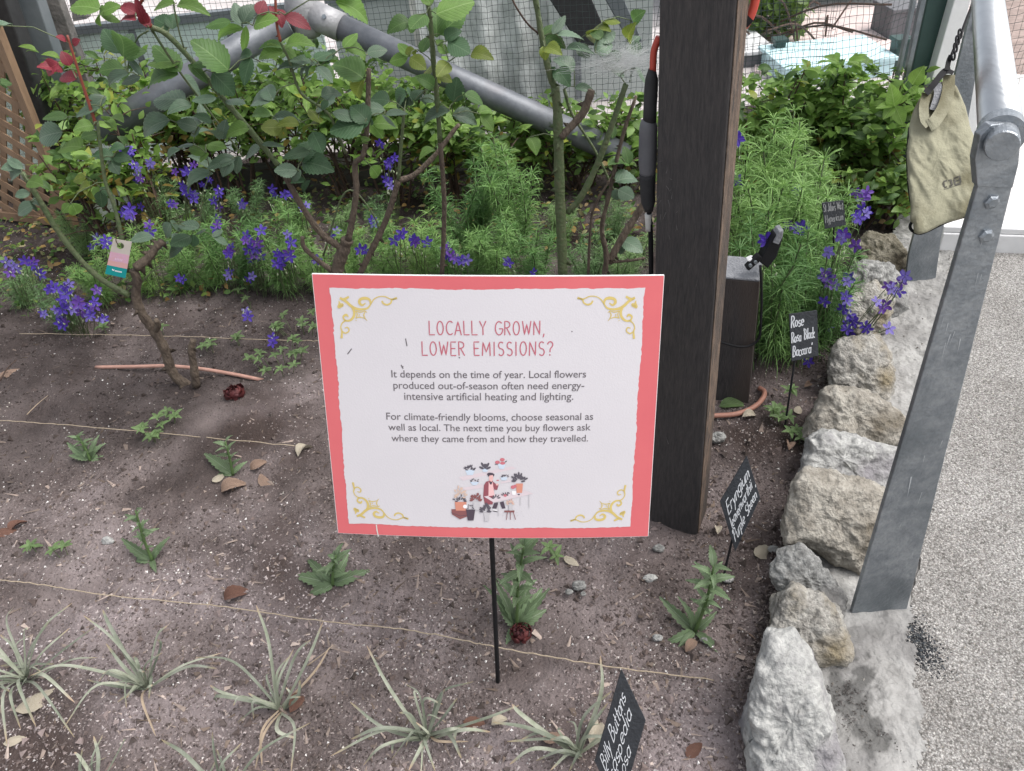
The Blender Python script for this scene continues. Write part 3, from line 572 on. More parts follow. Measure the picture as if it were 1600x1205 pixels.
# slats clipped to the panel (u along TU, v along TV)
def clipline(pu, pv, du, dv):
    t0, t1 = -9, 9
    for p_, d_, lo, hi in ((pu, du, .03, Lh), (pv, dv, .02, Wd)):
        if abs(d_) < 1e-6: continue
        a, b_ = (lo - p_) / d_, (hi - p_) / d_
        t0 = max(t0, min(a, b_)); t1 = min(t1, max(a, b_))
    return (t0, t1) if t1 - t0 > .03 else None
for fam, (du, dv, off) in enumerate(((-.47, -.88, .0), (.88, -.47, .007))):
    for k in range(-30, 60):
        pu = -dv * k * .064; pv = du * k * .064
        c = clipline(pu, pv, du, dv)
        if c: tbar('slat', tp0 + TU * (pu + du * c[0]) + TV * (pv + dv * c[0]), tp0 + TU * (pu + du * c[1]) + TV * (pv + dv * c[1]), .030, .006, off)

# ------------------------------------------------------------ square post and its cable
A_ = G(1017, 816); B_ = G(1089, 836); wv = B_ - A_; wd = np.linalg.norm(wv); dv_ = np.array([-wv[1], wv[0], 0]) * .8
ctr = (A_ + B_) / 2; topc = Q(1092, -60, ctr[1]); lean = (topc - ctr) / topc[2]
ztop = 1.75; sp = thing('square_post', 'tall dark square wooden post with worn brown edge behind the sign', 'post', ctr)
prof = []
for f_, (u, v) in enumerate([(0, 0), (1, 0), (1, 1), (0, 1)]): prof.append(A_ + wv * u + dv_ * v)
b = MB(); b.prism([p - lean * .06 for p in prof], lean * (ztop + .06)); o = b.build('shaft', MT['post'], sp); bevel(o, .004, 3)
# worn strip: thin brown bare-wood face on the right side
b = MB(); q0 = B_ + nrm(wv) * .0006 + dv_ * .04; b.box(q0 + lean * .0, dv_ * .9, nrm(wv) * .0014, lean * ztop); b.build('worn_side', MT['postedge'], sp)
b = MB(); R = random.Random(21); fn_ = nrm(np.cross(wv, lean)); fn_ = fn_ if fn_.dot(C0 - A_) > 0 else -fn_
for k in range(26):
    x0 = R.gauss(1040, 10) if k < 18 else R.uniform(1030, 1090); y0 = R.gauss(310, 30) if k < 18 else R.uniform(80, 780); dx = R.uniform(-7, 7); dy = R.uniform(-14, 14); w_ = R.uniform(.3, .7)
    q = [UPL(x0 - w_, y0, A_, fn_), UPL(x0 + w_, y0, A_, fn_), UPL(x0 + dx + .2, y0 + dy, A_, fn_)]; b.add([p + fn_ * .0012 for p in q], [(0, 1, 2)])
b.build('pale_smears', mat('smear', (.16, .155, .15), (.09, .085, .08), 300, .9), sp, 'stuff')
def onpost(px, py, off=.012):     # a point just left of the post's left face
    p = UPL(px, py, A_ + dv_ * .3, nrm(np.cross(np.cross(lean, wv), lean) * 0 + np.array([dv_[0], dv_[1], 0]))); return p
cb = thing('power_cable', 'power cable with red sleeve, black tape and grey connector strapped to the post', 'cable', onpost(1018, 430))
def ctube(name, px, r, m, n=12):
    pts = smoothpath([onpost(x, y) for x, y in px], 4); rs = np.interp(np.linspace(0, 1, len(pts)), np.linspace(0, 1, len(r)), r); b = MB(); b.tube(pts, rs, n); b.build(name, MT[m], cb, smooth=True)
ctube('red_sleeve', [(1030, 58), (1022, 80), (1020, 112)], [.0055, .0055], 'redhose')
ctube('tape_wrap', [(1019, 108), (1017, 140), (1015, 190)], [.006, .0100, .0108, .011, .011], 'blackm')
ctube('connector', [(1015, 188), (1013, 200), (1012, 250), (1012, 272)], [.011, .015, .0155, .0135], 'darkgrey')
ctube('tape_wrap', [(1012, 271), (1012, 300), (1014, 330)], [.014, .0135, .013, .0125, .007], 'blackm')
ctube('paper_tab', [(1013, 334), (1014, 360)], [.0065, .006], 'offwhite')
ctube('lead', [(1014, 330), (1017, 380), (1017, 500), (1016, 700), (1014, 830)], [.0045, .0045], 'black')
rh = Q(1168, 20, ctr[1] + .02)
rc = thing('red_conduit', 'bright red hose tied with a black clip to the upper right of the post', 'hose', Q(1155, 50, ctr[1] + .03))
pts = smoothpath([Q(x, y, ctr[1] + .05) for x, y in [(1184, -30), (1179, 5), (1170, 30), (1156, 48)]], 5); b = MB(); b.tube(pts, .0068, 12); b.build('hose', MT['redhose'], rc, smooth=True)
p = Q(1166, 34, ctr[1] + .05); b = MB(); b.tube([p + [-.004, 0, -.003], p + [.004, 0, .006]], .0088, 10); b.build('clip', MT['black'], rc)

# ------------------------------------------------------------ low bollard with clip lamp and hose
a_ = G(1108, 618); b_ = G(1170, 626); wv2 = b_ - a_; dv2 = np.array([-wv2[1], wv2[0], 0]) * 1.0
zt2 = Q(1190, 441, b_[1])[2]; tpc = Q(1187, 441, b_[1]); l2 = (tpc - b_); 
bo = thing('low_bollard', 'short dark timber bollard with grey weathered top behind the square post', 'bollard', (a_ + b_) / 2)
b = MB(); b.prism([a_ - l2 * .1, b_ - l2 * .1, b_ + dv2 - l2 * .1, a_ + dv2 - l2 * .1], l2 * 1.1); o = b.build('block', MT['post'], bo); bevel(o, .003)
b = MB(); b.prism([x + l2 * 1.001 for x in (a_, b_, b_ + dv2, a_ + dv2)], (0, 0, .006)); o = b.build('top', MT['bolltop'], bo); bevel(o, .002)
lp = thing('clip_lamp', 'small black clip-on garden lamp at the corner of the low bollard', 'lamp', Q(1184, 428, b_[1] + .02))
Yl = b_[1] + .01
def lpr(name, pix, th, m, bev=.002, dy=0): pxprism(name, pix, Yl + dy, th, m, lp, bev)
lpr('head', [(1187, 410), (1196, 392), (1212, 368), (1222, 362), (1224, 372), (1214, 402), (1200, 420)], .03, 'black', .003)
lpr('glass', [(1208, 380), (1218, 362), (1225, 360), (1223, 371), (1217, 383)], .031, 'bolltop', .002, -.004)
lpr('clamp_arm', [(1166, 420), (1170, 424), (1188, 409), (1192, 403), (1186, 400)], .02, 'black')
lpr('jaw', [(1168, 408), (1178, 404), (1186, 411), (1176, 415)], .02, 'white', .003, .01)
for k, xx in enumerate((1172, 1180)):
    q = Q(xx, 414 - 5 * k, Yl - .003); b = MB(); b.tube([q, q + [0, -.006, 0]], .004, 10); b.build('screw', MT['steel'], lp)
wr = [(1188, 415), (1190, 460), (1189, 500), (1186, 528), (1172, 540), (1150, 541), (1118, 532)]
b = MB(); b.tube(smoothpath([Q(x, y, b_[1] - .006) for x, y in wr], 6), .0032, 8); b.build('lamp_cable', MT['black'], lp, smooth=True)
hs_ = smoothpath([G(x, y, .008) for x, y in [(1060, 655), (1112, 650), (1150, 647), (1178, 636), (1192, 622), (1194, 612), (1186, 606)]], 6)
tubething('garden_hose', hs_, .0068, 'hose', 'terracotta hose curving out from behind the square post', 'hose')
hs_ = smoothpath([G(x, y, z) for x, y, z in [(150, 574, -.015), (215, 573, .002), (260, 572, .010), (310, 576, .014), (360, 584, .012), (405, 593, .004), (425, 597, -.01)]], 6)
tubething('garden_hose', hs_, .0058, 'hosep', 'faded pink hose half buried beside the foot of the left rose', 'hose')

# ------------------------------------------------------------ handrail
hb = G(1375, 967); HR = thing('handrail', 'galvanised steel handrail on bolted flat posts beside the path', 'handrail', hb)
Yp = hb[1]
near = [(1330, 962), (1529, 289), (1526, 236), (1540, 205), (1566, 196), (1588, 212), (1593, 240), (1582, 292), (1413, 978)]
b = MB(); b.prism([Q(x, y, Yp) + ([0, 0, -.03] if y > 900 else [0, 0, 0]) for x, y in [(1330, 962), (1529, 289), (1582, 292), (1413, 978)]], (0, .010, 0)); bevel(b.build('post_plate', MT['steel'], HR), .0015)
b = MB(); b.prism([Q(x, y, Yp - .003) for x, y in [(1527.5, 292), (1524, 250), (1532, 212), (1548, 196), (1570, 193), (1588, 206), (1594, 230), (1592, 256), (1582.5, 294)]], (0, .014, 0)); bevel(b.build('saddle_plate', MT['steel'], HR), .001)
e0 = Q(1566, 228, Yp - .022); r0 = proj(e0)[2]
far_ = D(1542, -12, r0 * 1.50)
dirr = nrm(far_ - e0)
b = MB(); b.tube([e0 + dirr * .035, far_ + dirr * .9], .0245, 32); b.build('rail_tube', MT['steel2'], HR, smooth=True)
b = MB(); b.tube([e0 + dirr * .028, e0 + dirr * .05], .0262, 32); b.build('rail_collar', MT['steel'], HR)
b = MB(); b.tube([e0 - dirr * .002, e0, e0 + dirr * .05], [.0175, .0188, .0188], 28); b.build('end_plug', MT['steel'], HR)
for x, y in ((1549, 315), (1540, 368)):
    q = Q(x, y, Yp); b = MB(); b.tube([q, q - [0, .003, 0], q - [0, .0055, 0]], [.0100, .0098, .006], 6); b.build('bolt', MT['steel'], HR)
b = MB(); R = random.Random(6)
for k in range(16):
    t_ = R.random(); xa, xb = lerp(1342, 1532, t_), lerp(1405, 1578, t_); y0 = lerp(945, 300, t_); x0 = R.uniform(xa, xb); L_ = R.uniform(6, 30); w_ = R.uniform(.3, .8)
    if k == 0: x0, y0, L_, w_ = 1424, 745, 34, 1.2
    b.add([Q(x0 - w_, y0, Yp - .0008), Q(x0 + w_, y0, Yp - .0008), Q(x0 - L_ * R.uniform(.2, .45), y0 + L_, Yp - .0008)], [(0, 1, 2)])
b.build('scratches', mat('bright_scratch', (.52, .54, .56), (.4, .42, .44), 200, .6), HR, 'stuff')
hb2 = G(1440, 447)
b = MB(); b.prism([Q(x, y, hb2[1]) for x, y in [(1414, 452), (1420, 398), (1490, 128), (1536, -60), (1556, -60), (1514, 182), (1471, 370), (1460, 452)]], (0, .010, 0)); bevel(b.build('post_plate', MT['steel'], HR), .0015)
for x, y in ((1527, 42), (1535, 2)):
    q = Q(x, y, hb2[1]); b = MB(); b.tube([q, q - [0, .009, 0]], .013, 6); b.build('bolt', MT['steel'], HR)

# ------------------------------------------------------------ hanging dry bag
s6 = lambda x, y: (1380 + x * .3318, y * .3318)
bagout = [s6(*p) for p in [(133, 602), (140, 560), (158, 510), (180, 468), (215, 450), (280, 380), (335, 395), (350, 420), (382, 500), (400, 590), (418, 650), (476, 705), (455, 820), (430, 930), (396, 1012), (300, 1042), (215, 1084), (175, 1096), (142, 1080), (136, 1055), (156, 1010), (138, 940), (128, 850), (124, 720)]]
bd_ = 2.0; bagY = proj(Q(1480, 230, 1.55))[2]
bagout = [(1480 + (x - 1480) * 1.05, 225 + (y - 225) * 1.01) for x, y in bagout]
V, Fc = blob(bagout, bagY, .035, 5, power=.42, rough=.012)
bc = V.mean(0)
# creases
s = np.array([proj(v)[:2] for v in V]); fold = .006 * np.sin((s[:, 0] - 1480) * .15 + (s[:, 1] - 200) * -.07) * np.clip((290 - s[:, 1]) / 130, 0, 1) + .011 * fbm(np.stack([s[:, 0] * .028 + s[:, 1] * .008, s[:, 1] * .011, s[:, 0] * 0], 1), 4, 8) + .003 * (1 - np.abs(fbm(np.stack([s[:, 0] * .05 - s[:, 1] * .03, s[:, 1] * .02, s[:, 0] * 0], 1), 3, 28)) * 3)
vd = nrm(bc - C0); V = V - vd * fold[:, None] * .62
bg_ = thing('dry_bag', 'dirty olive roll-top dry bag with OB logo hanging beside the handrail', 'bag', bc)
part('body', V, Fc, MT['bag'], bg_)
def bagpt(x, y, lift=.0): x, y = s6(x, y); return D(x, y, bagY - .036 - lift)
def band(name, px, wd_, m, d0, th=.004, par=bg_):
    """flat band following crop-pixel path, given width in px"""
    P = smoothpath([np.array([x, y, z]) for x, y, z in px], 5); L, Rr, V = [], [], []
    for i, p in enumerate(P):
        t = nrm(P[min(i + 1, len(P) - 1)] - P[max(i - 1, 0)]); n_ = np.array([-t[1], t[0]]) * wd_ / 2
        for sg in (-1, 1):
            x, y = s6(p[0] + sg * n_[0], p[1] + sg * n_[1]); V.append(D(x, y, d0 - p[2]))
        for sg in (1, -1):
            x, y = s6(p[0] + sg * n_[0], p[1] + sg * n_[1]); V.append(D(x, y, d0 - p[2] + th))
    Fc = [(i * 4 + k, i * 4 + (k + 1) % 4, i * 4 + 4 + (k + 1) % 4, i * 4 + 4 + k) for i in range(len(P) - 1) for k in range(4)]
    Fc += [(0, 3, 2, 1), tuple((len(P) - 1) * 4 + k for k in range(4))]
    o = part(name, V, Fc, MT[m], par, smooth=False); return o
band('rolled_top', [(205, 440, .034), (192, 500, .038), (196, 560, .042), (218, 590, .042)], 46, 'bag', bagY, .008)
band('rolled_top', [(310, 352, .030), (306, 430, .036), (282, 510, .042), (240, 575, .046), (214, 592, .043)], 58, 'bag', bagY, .010)
band('grey_liner', [(250, 395, .032), (262, 440, .034), (240, 520, .034)], 44, 'bolltop', bagY, .003)
band('strap', [(205, 434, .04), (240, 395, .042), (285, 340, .042), (318, 332, .042)], 30, 'black', bagY, .004)
band('strap', [(196, 420, .043), (222, 440, .043)], 26, 'black', bagY, .008)
band('strap', [(304, 332, .043), (330, 345, .043)], 22, 'black', bagY, .008)
band('buckle', [(300, 330, .044), (308, 290, .044), (320, 262, .044)], 24, 'black', bagY, .006)
cordp = [(312, 285, .045), (335, 225, .046), (352, 190, .046), (370, 155, .046), (385, 110, .04), (440, -30, .02)]
b = MB(); b.tube([D(*s6(x, y), bagY - z) for x, y, z in smoothpath([np.array(p, float) for p in cordp], 4)], .0028, 8); b.build('cord', MT['black'], bg_, smooth=True)
for i, (x, y) in enumerate([(330, 262), (340, 225), (350, 190), (362, 160)]):
    b = MB(); P = [D(*s6(x + 10 * math.cos(a) * .8, y + 22 * math.sin(a)), bagY - .048) for a in np.linspace(0, 6.283, 13)]; b.tube(P, .0022, 6, cap=False); b.build('chain_link', MT['black'], bg_, smooth=True)
pip = [bagout[i] for i in (0, 23, 22, 21, 20, 19, 18, 17, 16, 15, 14)]
b = MB(); b.tube([D(x, y, bagY) for x, y, in [tuple(p) for p in smoothpath([np.array(p) for p in pip], 4)]], .0032, 6); b.build('piping', MT['black'], bg_, smooth=True)
b = MB(); b.tube([D(*s6(x, y), bagY) for x, y in [(412, 630), (440, 680), (468, 690), (476, 712)]], .003, 6); b.build('piping', MT['black'], bg_, smooth=True)
band('blue_patch', [(133, 745, .006), (137, 815, .01), (142, 900, .014)], 12, 'turq', bagY, .002)
# logo OB, drawn as bars laid on the cloth
class SurfGrid: pass
from mathutils.bvhtree import BVHTree
bagbvh = BVHTree.FromPolygons([tuple(v) for v in V], Fc)
def onbag(x, y, lift=.0012):
    px, py = s6(x, y); d_ = nrm(ray(px, py)); h = bagbvh.ray_cast(Vector(C0), Vector(d_)); return (np.array(h[0]) - d_ * lift) if h[0] else D(px, py, bagY)
def decal(name, polys, m, par):
    b = MB()
    for pl_ in polys: b.add([onbag(x, y) for x, y in pl_], [tuple(range(len(pl_)))])
    b.build(name, MT[m], par)
def lbar(x0, y0, x1, y1, w_):
    d_ = nrm(np.array([x1 - x0, y1 - y0])); n_ = np.array([-d_[1], d_[0]]) * w_ / 2
    out = []; k = 3
    for i in range(k):
        a = np.array([x0, y0]) + np.array([x1 - x0, y1 - y0]) * i / k; c = np.array([x0, y0]) + np.array([x1 - x0, y1 - y0]) * (i + 1) / k
        out.append([a - n_, a + n_, c + n_, c - n_])
    return out
lg = []
for seg in [(284, 858, 287, 880, 9), (284, 856, 300, 851, 7), (288, 884, 300, 880, 7), (308, 850, 322, 847, 7), (312, 878, 324, 873, 7), (320, 848, 325, 874, 9),
            (334, 845, 338, 871, 9), (332, 841, 362, 829, 7), (336, 855, 364, 846, 6), (340, 870, 366, 861, 7), (360, 829, 366, 860, 8)]: lg += lbar(*seg)
decal('logo_print', lg, 'baglogo', bg_)
decal('logo_underline', lbar(286, 893, 370, 866, 2.5), 'baglogo', bg_)

# ------------------------------------------------------------ stroke lettering
def arc(cx, cy, rx, ry, a0, a1, n=9): return [(cx + rx * math.cos(math.radians(lerp(a0, a1, i / n))), cy + ry * math.sin(math.radians(lerp(a0, a1, i / n)))) for i in range(n + 1)]
GL = {
 'L': (.46, [[(0, 1), (0, 0), (.4, 0)]]), 'O': (.56, [arc(.24, .5, .24, .5, 0, 360, 18)]), 'C': (.5, [arc(.3, .5, .3, .5, 55, 305, 14)]),
 'A': (.56, [[(0, 0), (.25, 1), (.5, 0)], [(.09, .33), (.41, .33)]]), 'Y': (.52, [[(0, 1), (.24, .5), (.48, 1)], [(.24, .5), (.24, 0)]]),
 'G': (.58, [arc(.3, .5, .3, .5, 50, 350, 14) + [(.6 - .02, .46), (.32, .46)]]), 'R': (.5, [[(0, 0), (0, 1)] + arc(.12, .76, .28, .24, 90, -90, 8) + [(0, .52)], [(.14, .52), (.42, 0)]]),
 'W': (.72, [[(0, 1), (.16, 0), (.33, .8), (.5, 0), (.66, 1)]]), 'N': (.56, [[(0, 0), (0, 1), (.46, 0), (.46, 1)]]), 'E': (.46, [[(.38, 1), (0, 1), (0, 0), (.38, 0)], [(0, .52), (.32, .52)]]),
 'M': (.7, [[(0, 0), (.04, 1), (.3, .25), (.56, 1), (.6, 0)]]), 'I': (.2, [[(.05, 0), (.05, 1)]]), 'S': (.5, [arc(.22, .75, .19, .25, 45, 270, 9) + arc(.22, .25, .2, .25, 90, -140, 10)[0:]]),
 '?': (.46, [arc(.2, .78, .2, .22, 170, -60, 9) + [(.2, .42), (.2, .26)], [(.2, .05), (.2, .0)]]), ',': (.2, [[(.08, .06), (.02, -.16)]]), ' ': (.36, []),
 'B': (.52, [[(0, 0), (0, 1)] + arc(.1, .77, .26, .23, 90, -90, 8) + [(.04, .54)], [(.04, .54)] + arc(.12, .27, .3, .27, 90, -90, 8) + [(0, 0)]]),
 'P': (.48, [[(0, 0), (0, 1)] + arc(.1, .75, .28, .25, 90, -90, 8) + [(0, .5)]]), 'H': (.56, [[(0, 0), (0, 1)], [(.44, 0), (.44, 1)], [(0, .5), (.44, .5)]]), 'J': (.42, [[(.32, 1), (.32, .2)] + arc(.16, .2, .16, .2, 0, -170, 6)]),
 'a': (.44, [arc(.18, .27, .18, .27, 20, 360, 12), [(.36, .52), (.37, 0)]]), 'b': (.42, [[(0, 1), (0, 0)], arc(.17, .27, .17, .27, 180, -180, 12)]), 'c': (.38, [arc(.2, .27, .2, .27, 55, 310, 9)]),
 'd': (.44, [arc(.18, .27, .18, .27, 0, 360, 12), [(.37, 1), (.37, 0)]]), 'e': (.42, [[(.02, .28), (.35, .3)] + arc(.18, .28, .18, .27, 10, 310, 10)]), 'g': (.42, [arc(.18, .3, .17, .25, 0, 360, 10), [(.36, .54), (.36, -.15)] + arc(.19, -.15, .17, .17, 0, -150, 5)]),
 'h': (.42, [[(0, 1), (0, 0)], [(0, .3)] + arc(.16, .34, .15, .2, 170, 0, 6) + [(.32, 0)]]), 'i': (.16, [[(.04, .54), (.05, 0)], [(.05, .74), (.06, .8)]]), 'k': (.4, [[(0, 1), (0, 0)], [(.28, .52), (.02, .22), (.32, 0)]]),
 'l': (.16, [[(.04, 1), (.05, 0)]]), 'm': (.58, [[(0, .54), (0, 0)], [(0, .35)] + arc(.12, .36, .12, .18, 170, 0, 5) + [(.24, 0)], [(.24, .35)] + arc(.37, .36, .12, .18, 170, 0, 5) + [(.49, 0)]]),
 'n': (.42, [[(0, .54), (0, 0)], [(0, .33)] + arc(.16, .34, .15, .2, 170, 0, 6) + [(.32, 0)]]), 'o': (.42, [arc(.18, .27, .18, .27, 0, 360, 12)]), 'p': (.42, [[(0, .54), (0, -.36)], arc(.17, .27, .17, .27, 180, -180, 12)]),
 'r': (.3, [[(0, .54), (0, 0)], [(0, .3)] + arc(.14, .34, .13, .2, 170, 50, 5)]), 's': (.36, [arc(.17, .4, .14, .14, 45, 270, 6) + arc(.17, .13, .15, .13, 90, -140, 7)]), 't': (.3, [[(.1, .85), (.12, 0), (.22, .02)], [(0, .55), (.26, .56)]]),
 'u': (.42, [[(0, .54), (0, .2)] + arc(.16, .2, .16, .2, 180, 340, 6) + [(.34, .54), (.35, 0)]]), 'v': (.38, [[(0, .54), (.16, 0), (.32, .54)]]), 'w': (.54, [[(0, .54), (.12, 0), (.24, .45), (.36, 0), (.48, .54)]]),
 'y': (.4, [[(0, .54), (.17, .08)], [(.34, .54), (.08, -.38)]]), "'": (.14, [[(.05, 1.02), (.03, .82)]]), 'x': (.38, [[(0, .54), (.32, 0)], [(.32, .54), (0, 0)]]),
}
def textw(s_, tr_=.06): return sum(GL[c][0] + tr_ for c in s_) - tr_
def strokes(s_, tr_=.06, jit=0, slant=0, seed=1):
    R = random.Random(seed); x = 0; out = []
    for c in s_:
        w_, ps = GL[c]; jy = R.uniform(-jit, jit); jr = R.uniform(-jit, jit) * 1.2; sc = 1 + R.uniform(-jit, jit)
        for p in ps: out.append([(x + a * sc + b_ * (slant + jr), b_ * sc + jy) for a, b_ in p])
        x += w_ + tr_
    return out
def ribbon(b, pts, wfun, mapf, m=0):
    """pts 2D -> flat stroke; mapf maps 2D -> 3D"""
    P = [np.array(p, float) for p in pts]; n = len(P); V = []
    for i in range(n):
        t = nrm(P[min(i + 1, n - 1)] - P[max(i - 1, 0)]); q = np.array([-t[1], t[0]]) * (wfun(i / max(n - 1, 1)) / 2)
        e = t * wfun(i / max(n - 1, 1)) * .3 * (-1 if i == 0 else (1 if i == n - 1 else 0)); V += [mapf(*(P[i] + q + e)), mapf(*(P[i] - q + e))]
    b.add(V, [(2 * i, 2 * i + 1, 2 * i + 3, 2 * i + 2) for i in range(n - 1)], m)
def densify(p, d=.25):
    out = [p[0]]
    for a, c in zip(p[:-1], p[1:]):
        k = max(1, int(math.hypot(c[0] - a[0], c[1] - a[1]) / d))
        for i in range(1, k + 1): out.append((lerp(a[0], c[0], i / k), lerp(a[1], c[1], i / k)))
    return out

# ------------------------------------------------------------ the big sign
TLc, TRc, BRc, BLc = D(487, 428, 1.09), D(1038, 430, 1.09), D(1013, 838, 1.235), D(528, 833, 1.235)
SN = nrm(np.cross(TRc - TLc, BLc - TLc)); SN = SN if SN.dot(C0 - TLc) > 0 else -SN
SU = nrm((TRc - TLc) + (BRc - BLc)); SV = nrm(np.cross(SN, SU)); SV = SV if SV[2] > 0 else -SV
SO = (TLc + TRc + BRc + BLc) / 4
def sp_uv(p): return np.dot(p - SO, SU), np.dot(p - SO, SV)
def px_uv(x, y): return sp_uv(UPL(x, y, SO, SN))
HWd = .25
def SM(u, v, lift=0.0): return SO + SU * u + SV * v + SN * (lift + .010 * (1 - min(1, abs(u) / HWd) ** 2))
sg = thing('information_sign', 'red-bordered white sign about locally grown flowers on a thin black stake', 'sign', G(778, 1065))
cor = [px_uv(x, y) for x, y in [(487, 428), (1038, 430), (1013, 838), (528, 833)]]
def quadmap(s_, t_): # s right, t down
    return tuple(lerp(lerp(cor[0][k], cor[1][k], s_), lerp(cor[3][k], cor[2][k], s_), t_) for k in (0, 1))
n = 24; V = []; 
for lift in (0, -.0055):
    for j in range(n + 1):
        for i in range(n + 1): V.append(SM(*quadmap(i / n, j / n), lift))
N1 = (n + 1) ** 2; ix = lambda i, j, k: k * N1 + j * (n + 1) + i
Ff = [(ix(i, j, 0), ix(i, j + 1, 0), ix(i + 1, j + 1, 0), ix(i + 1, j, 0)) for i in range(n) for j in range(n)] + [(ix(i, j, 1), ix(i + 1, j, 1), ix(i + 1, j + 1, 1), ix(i, j + 1, 1)) for i in range(n) for j in range(n)]
for i in range(n):
    Ff += [(ix(i, 0, 0), ix(i + 1, 0, 0), ix(i + 1, 0, 1), ix(i, 0, 1)), (ix(i, n, 1), ix(i + 1, n, 1), ix(i + 1, n, 0), ix(i, n, 0)), (ix(0, i, 1), ix(0, i + 1, 1), ix(0, i + 1, 0), ix(0, i, 0)), (ix(n, i, 0), ix(n, i + 1, 0), ix(n, i + 1, 1), ix(n, i, 1))]
part('board', V, Ff, MT['core'], sg, smooth=False)
def invmap(px, py):
    u, v = px_uv(px, py); s_, t_ = .5, .5
    for _ in range(12):
        c = quadmap(s_, t_); ds = quadmap(s_ + .01, t_); dt = quadmap(s_, t_ + .01)
        J = np.array([[ds[0] - c[0], dt[0] - c[0]], [ds[1] - c[1], dt[1] - c[1]]]) / .01; e = np.linalg.solve(J, [u - c[0], v - c[1]]); s_ += e[0]; t_ += e[1]
    return s_, t_
# red printed face
V = [SM(*quadmap(.0015 + .997 * i / n, .0015 + .997 * j / n), .0004) for j in range(n + 1) for i in range(n + 1)]
part('red_face', V, [(j * (n + 1) + i, (j + 1) * (n + 1) + i, (j + 1) * (n + 1) + i + 1, j * (n + 1) + i + 1) for i in range(n) for j in range(n)], MT['red'], sg)
# white field with brushed, uneven edge
ic = [invmap(516, 450), invmap(1007, 449), invmap(984, 822), invmap(546, 817)]
R = random.Random(5); nn = 110; V = []; rows = []
def fieldpt(s_, t_): return tuple(lerp(lerp(ic[0][k], ic[1][k], s_), lerp(ic[3][k], ic[2][k], s_), t_) for k in (0, 1))
edge = {}
for side in range(4):
    w_ = 0; edge[side] = []
    for k in range(nn + 1): w_ = w_ * .9 + R.gauss(0, .0007); edge[side].append(w_ + R.gauss(0, .0006))
for j in range(nn + 1):
    for i in range(nn + 1):
        s_, t_ = fieldpt(i / nn, j / nn)
        if i == 0: s_ += edge[0][j]
        if i == nn: s_ += edge[1][j]
        if j == 0: t_ += edge[2][i]
        if j == nn: t_ += edge[3][i]
        V.append(SM(*quadmap(s_, t_), .0007))
part('white_field', V, [(j * (nn + 1) + i, (j + 1) * (nn + 1) + i, (j + 1) * (nn + 1) + i + 1, j * (nn + 1) + i + 1) for i in range(nn) for j in range(nn)], MT['signwhite'], sg)
# a scratch through the lower border and small dirt marks
pxm = lambda lift: (lambda x, y: SM(*px_uv(x, y), lift))
b = MB(); ribbon(b, [(589, 818), (590, 826), (592, 835)], lambda t: 1.8, pxm(.0010)); b.build('scratch', MT['offwhite'], sg)
b = MB()
for p in ([(544, 552), (547, 548), (550, 544)], [(635, 527), (637, 538)], [(628, 568), (631, 573)], [(629, 571), (631, 570)], [(893, 515), (893, 516)], [(718, 555), (719, 556)]): ribbon(b, p, lambda t: 1.6, pxm(.0010))
b.build('dirt_speck', MT['body'], sg)
# title, stroke letters in metres on the board plane
def straighttext(s_, x0, x1, ybase, hpx, wpx, m, name, tr_=.16):
    a = np.array(px_uv(x0, ybase)); c = np.array(px_uv(x1, ybase)); top = np.array(px_uv(x0, ybase - hpx)); hh = abs(top[1] - a[1]); W = np.linalg.norm(c - a); dx = (c - a) / W; dy = np.array([-dx[1], dx[0]])
    tw = textw(s_, tr_); sx_ = W / tw; b = MB()
    lw = wpx / hpx * hh
    for st in strokes(s_, tr_, .012):
        st = [(x * sx_, y * hh) for x, y in st]; ribbon(b, densify(st, .004), lambda t: lw, lambda x, y: SM(*(a + dx * x + dy * y), .0011))
    b.build(name, MT[m], sg)
straighttext("LOCALLY GROWN,", 672, 852, 520, 21, 1.7, 'title', 'title_line')
straighttext("LOWER EMISSIONS?", 661, 864, 552, 21, 1.7, 'title', 'title_line')
def fonttext(body, x0, x1, ybase, m, name):
    cu = bpy.data.curves.new('txt', 'FONT'); cu.body = body; cu.resolution_u = 3; cu.offset = .002; cu.space_character = .98; ob = bpy.data.objects.new('txt', cu); COL.objects.link(ob)
    bpy.context.view_layer.update(); dg = bpy.context.evaluated_depsgraph_get(); me = bpy.data.meshes.new_from_object(ob.evaluated_get(dg))
    V = np.array([v.co[:] for v in me.vertices]); Fc = [tuple(p.vertices) for p in me.polygons]; bpy.data.objects.remove(ob); bpy.data.curves.remove(cu); bpy.data.meshes.remove(me)
    a = np.array(px_uv(x0, ybase)); c = np.array(px_uv(x1, ybase)); W = np.linalg.norm(c - a); dx = (c - a) / W; dy = np.array([-dx[1], dx[0]]); x = V[:, 0] - V[:, 0].min(); k = W / x.max()
    ky = min(k, .0172 * 1.0) if False else k
    V3 = [SM(*(a + dx * xx * k + dy * yy * ky), .0011) for xx, yy in zip(x, V[:, 1])]
    part(name, V3, Fc, MT[m], sg, smooth=False)
for body, x0, x1, y in [("It depends on the time of year. Local flowers", 613, 915, 587), ("produced out-of-season often need energy-", 616, 912, 604.5), ("intensive artificial heating and lighting.", 633, 895, 621.5),
                        ("For climate-friendly blooms, choose seasonal as", 605, 926, 653), ("well as local. The next time you buy flowers ask", 608, 922, 669.5), ("where they came from and how they travelled.", 613, 918, 686.5)]:
    fonttext(body, x0, x1, y, 'body', 'text_line')
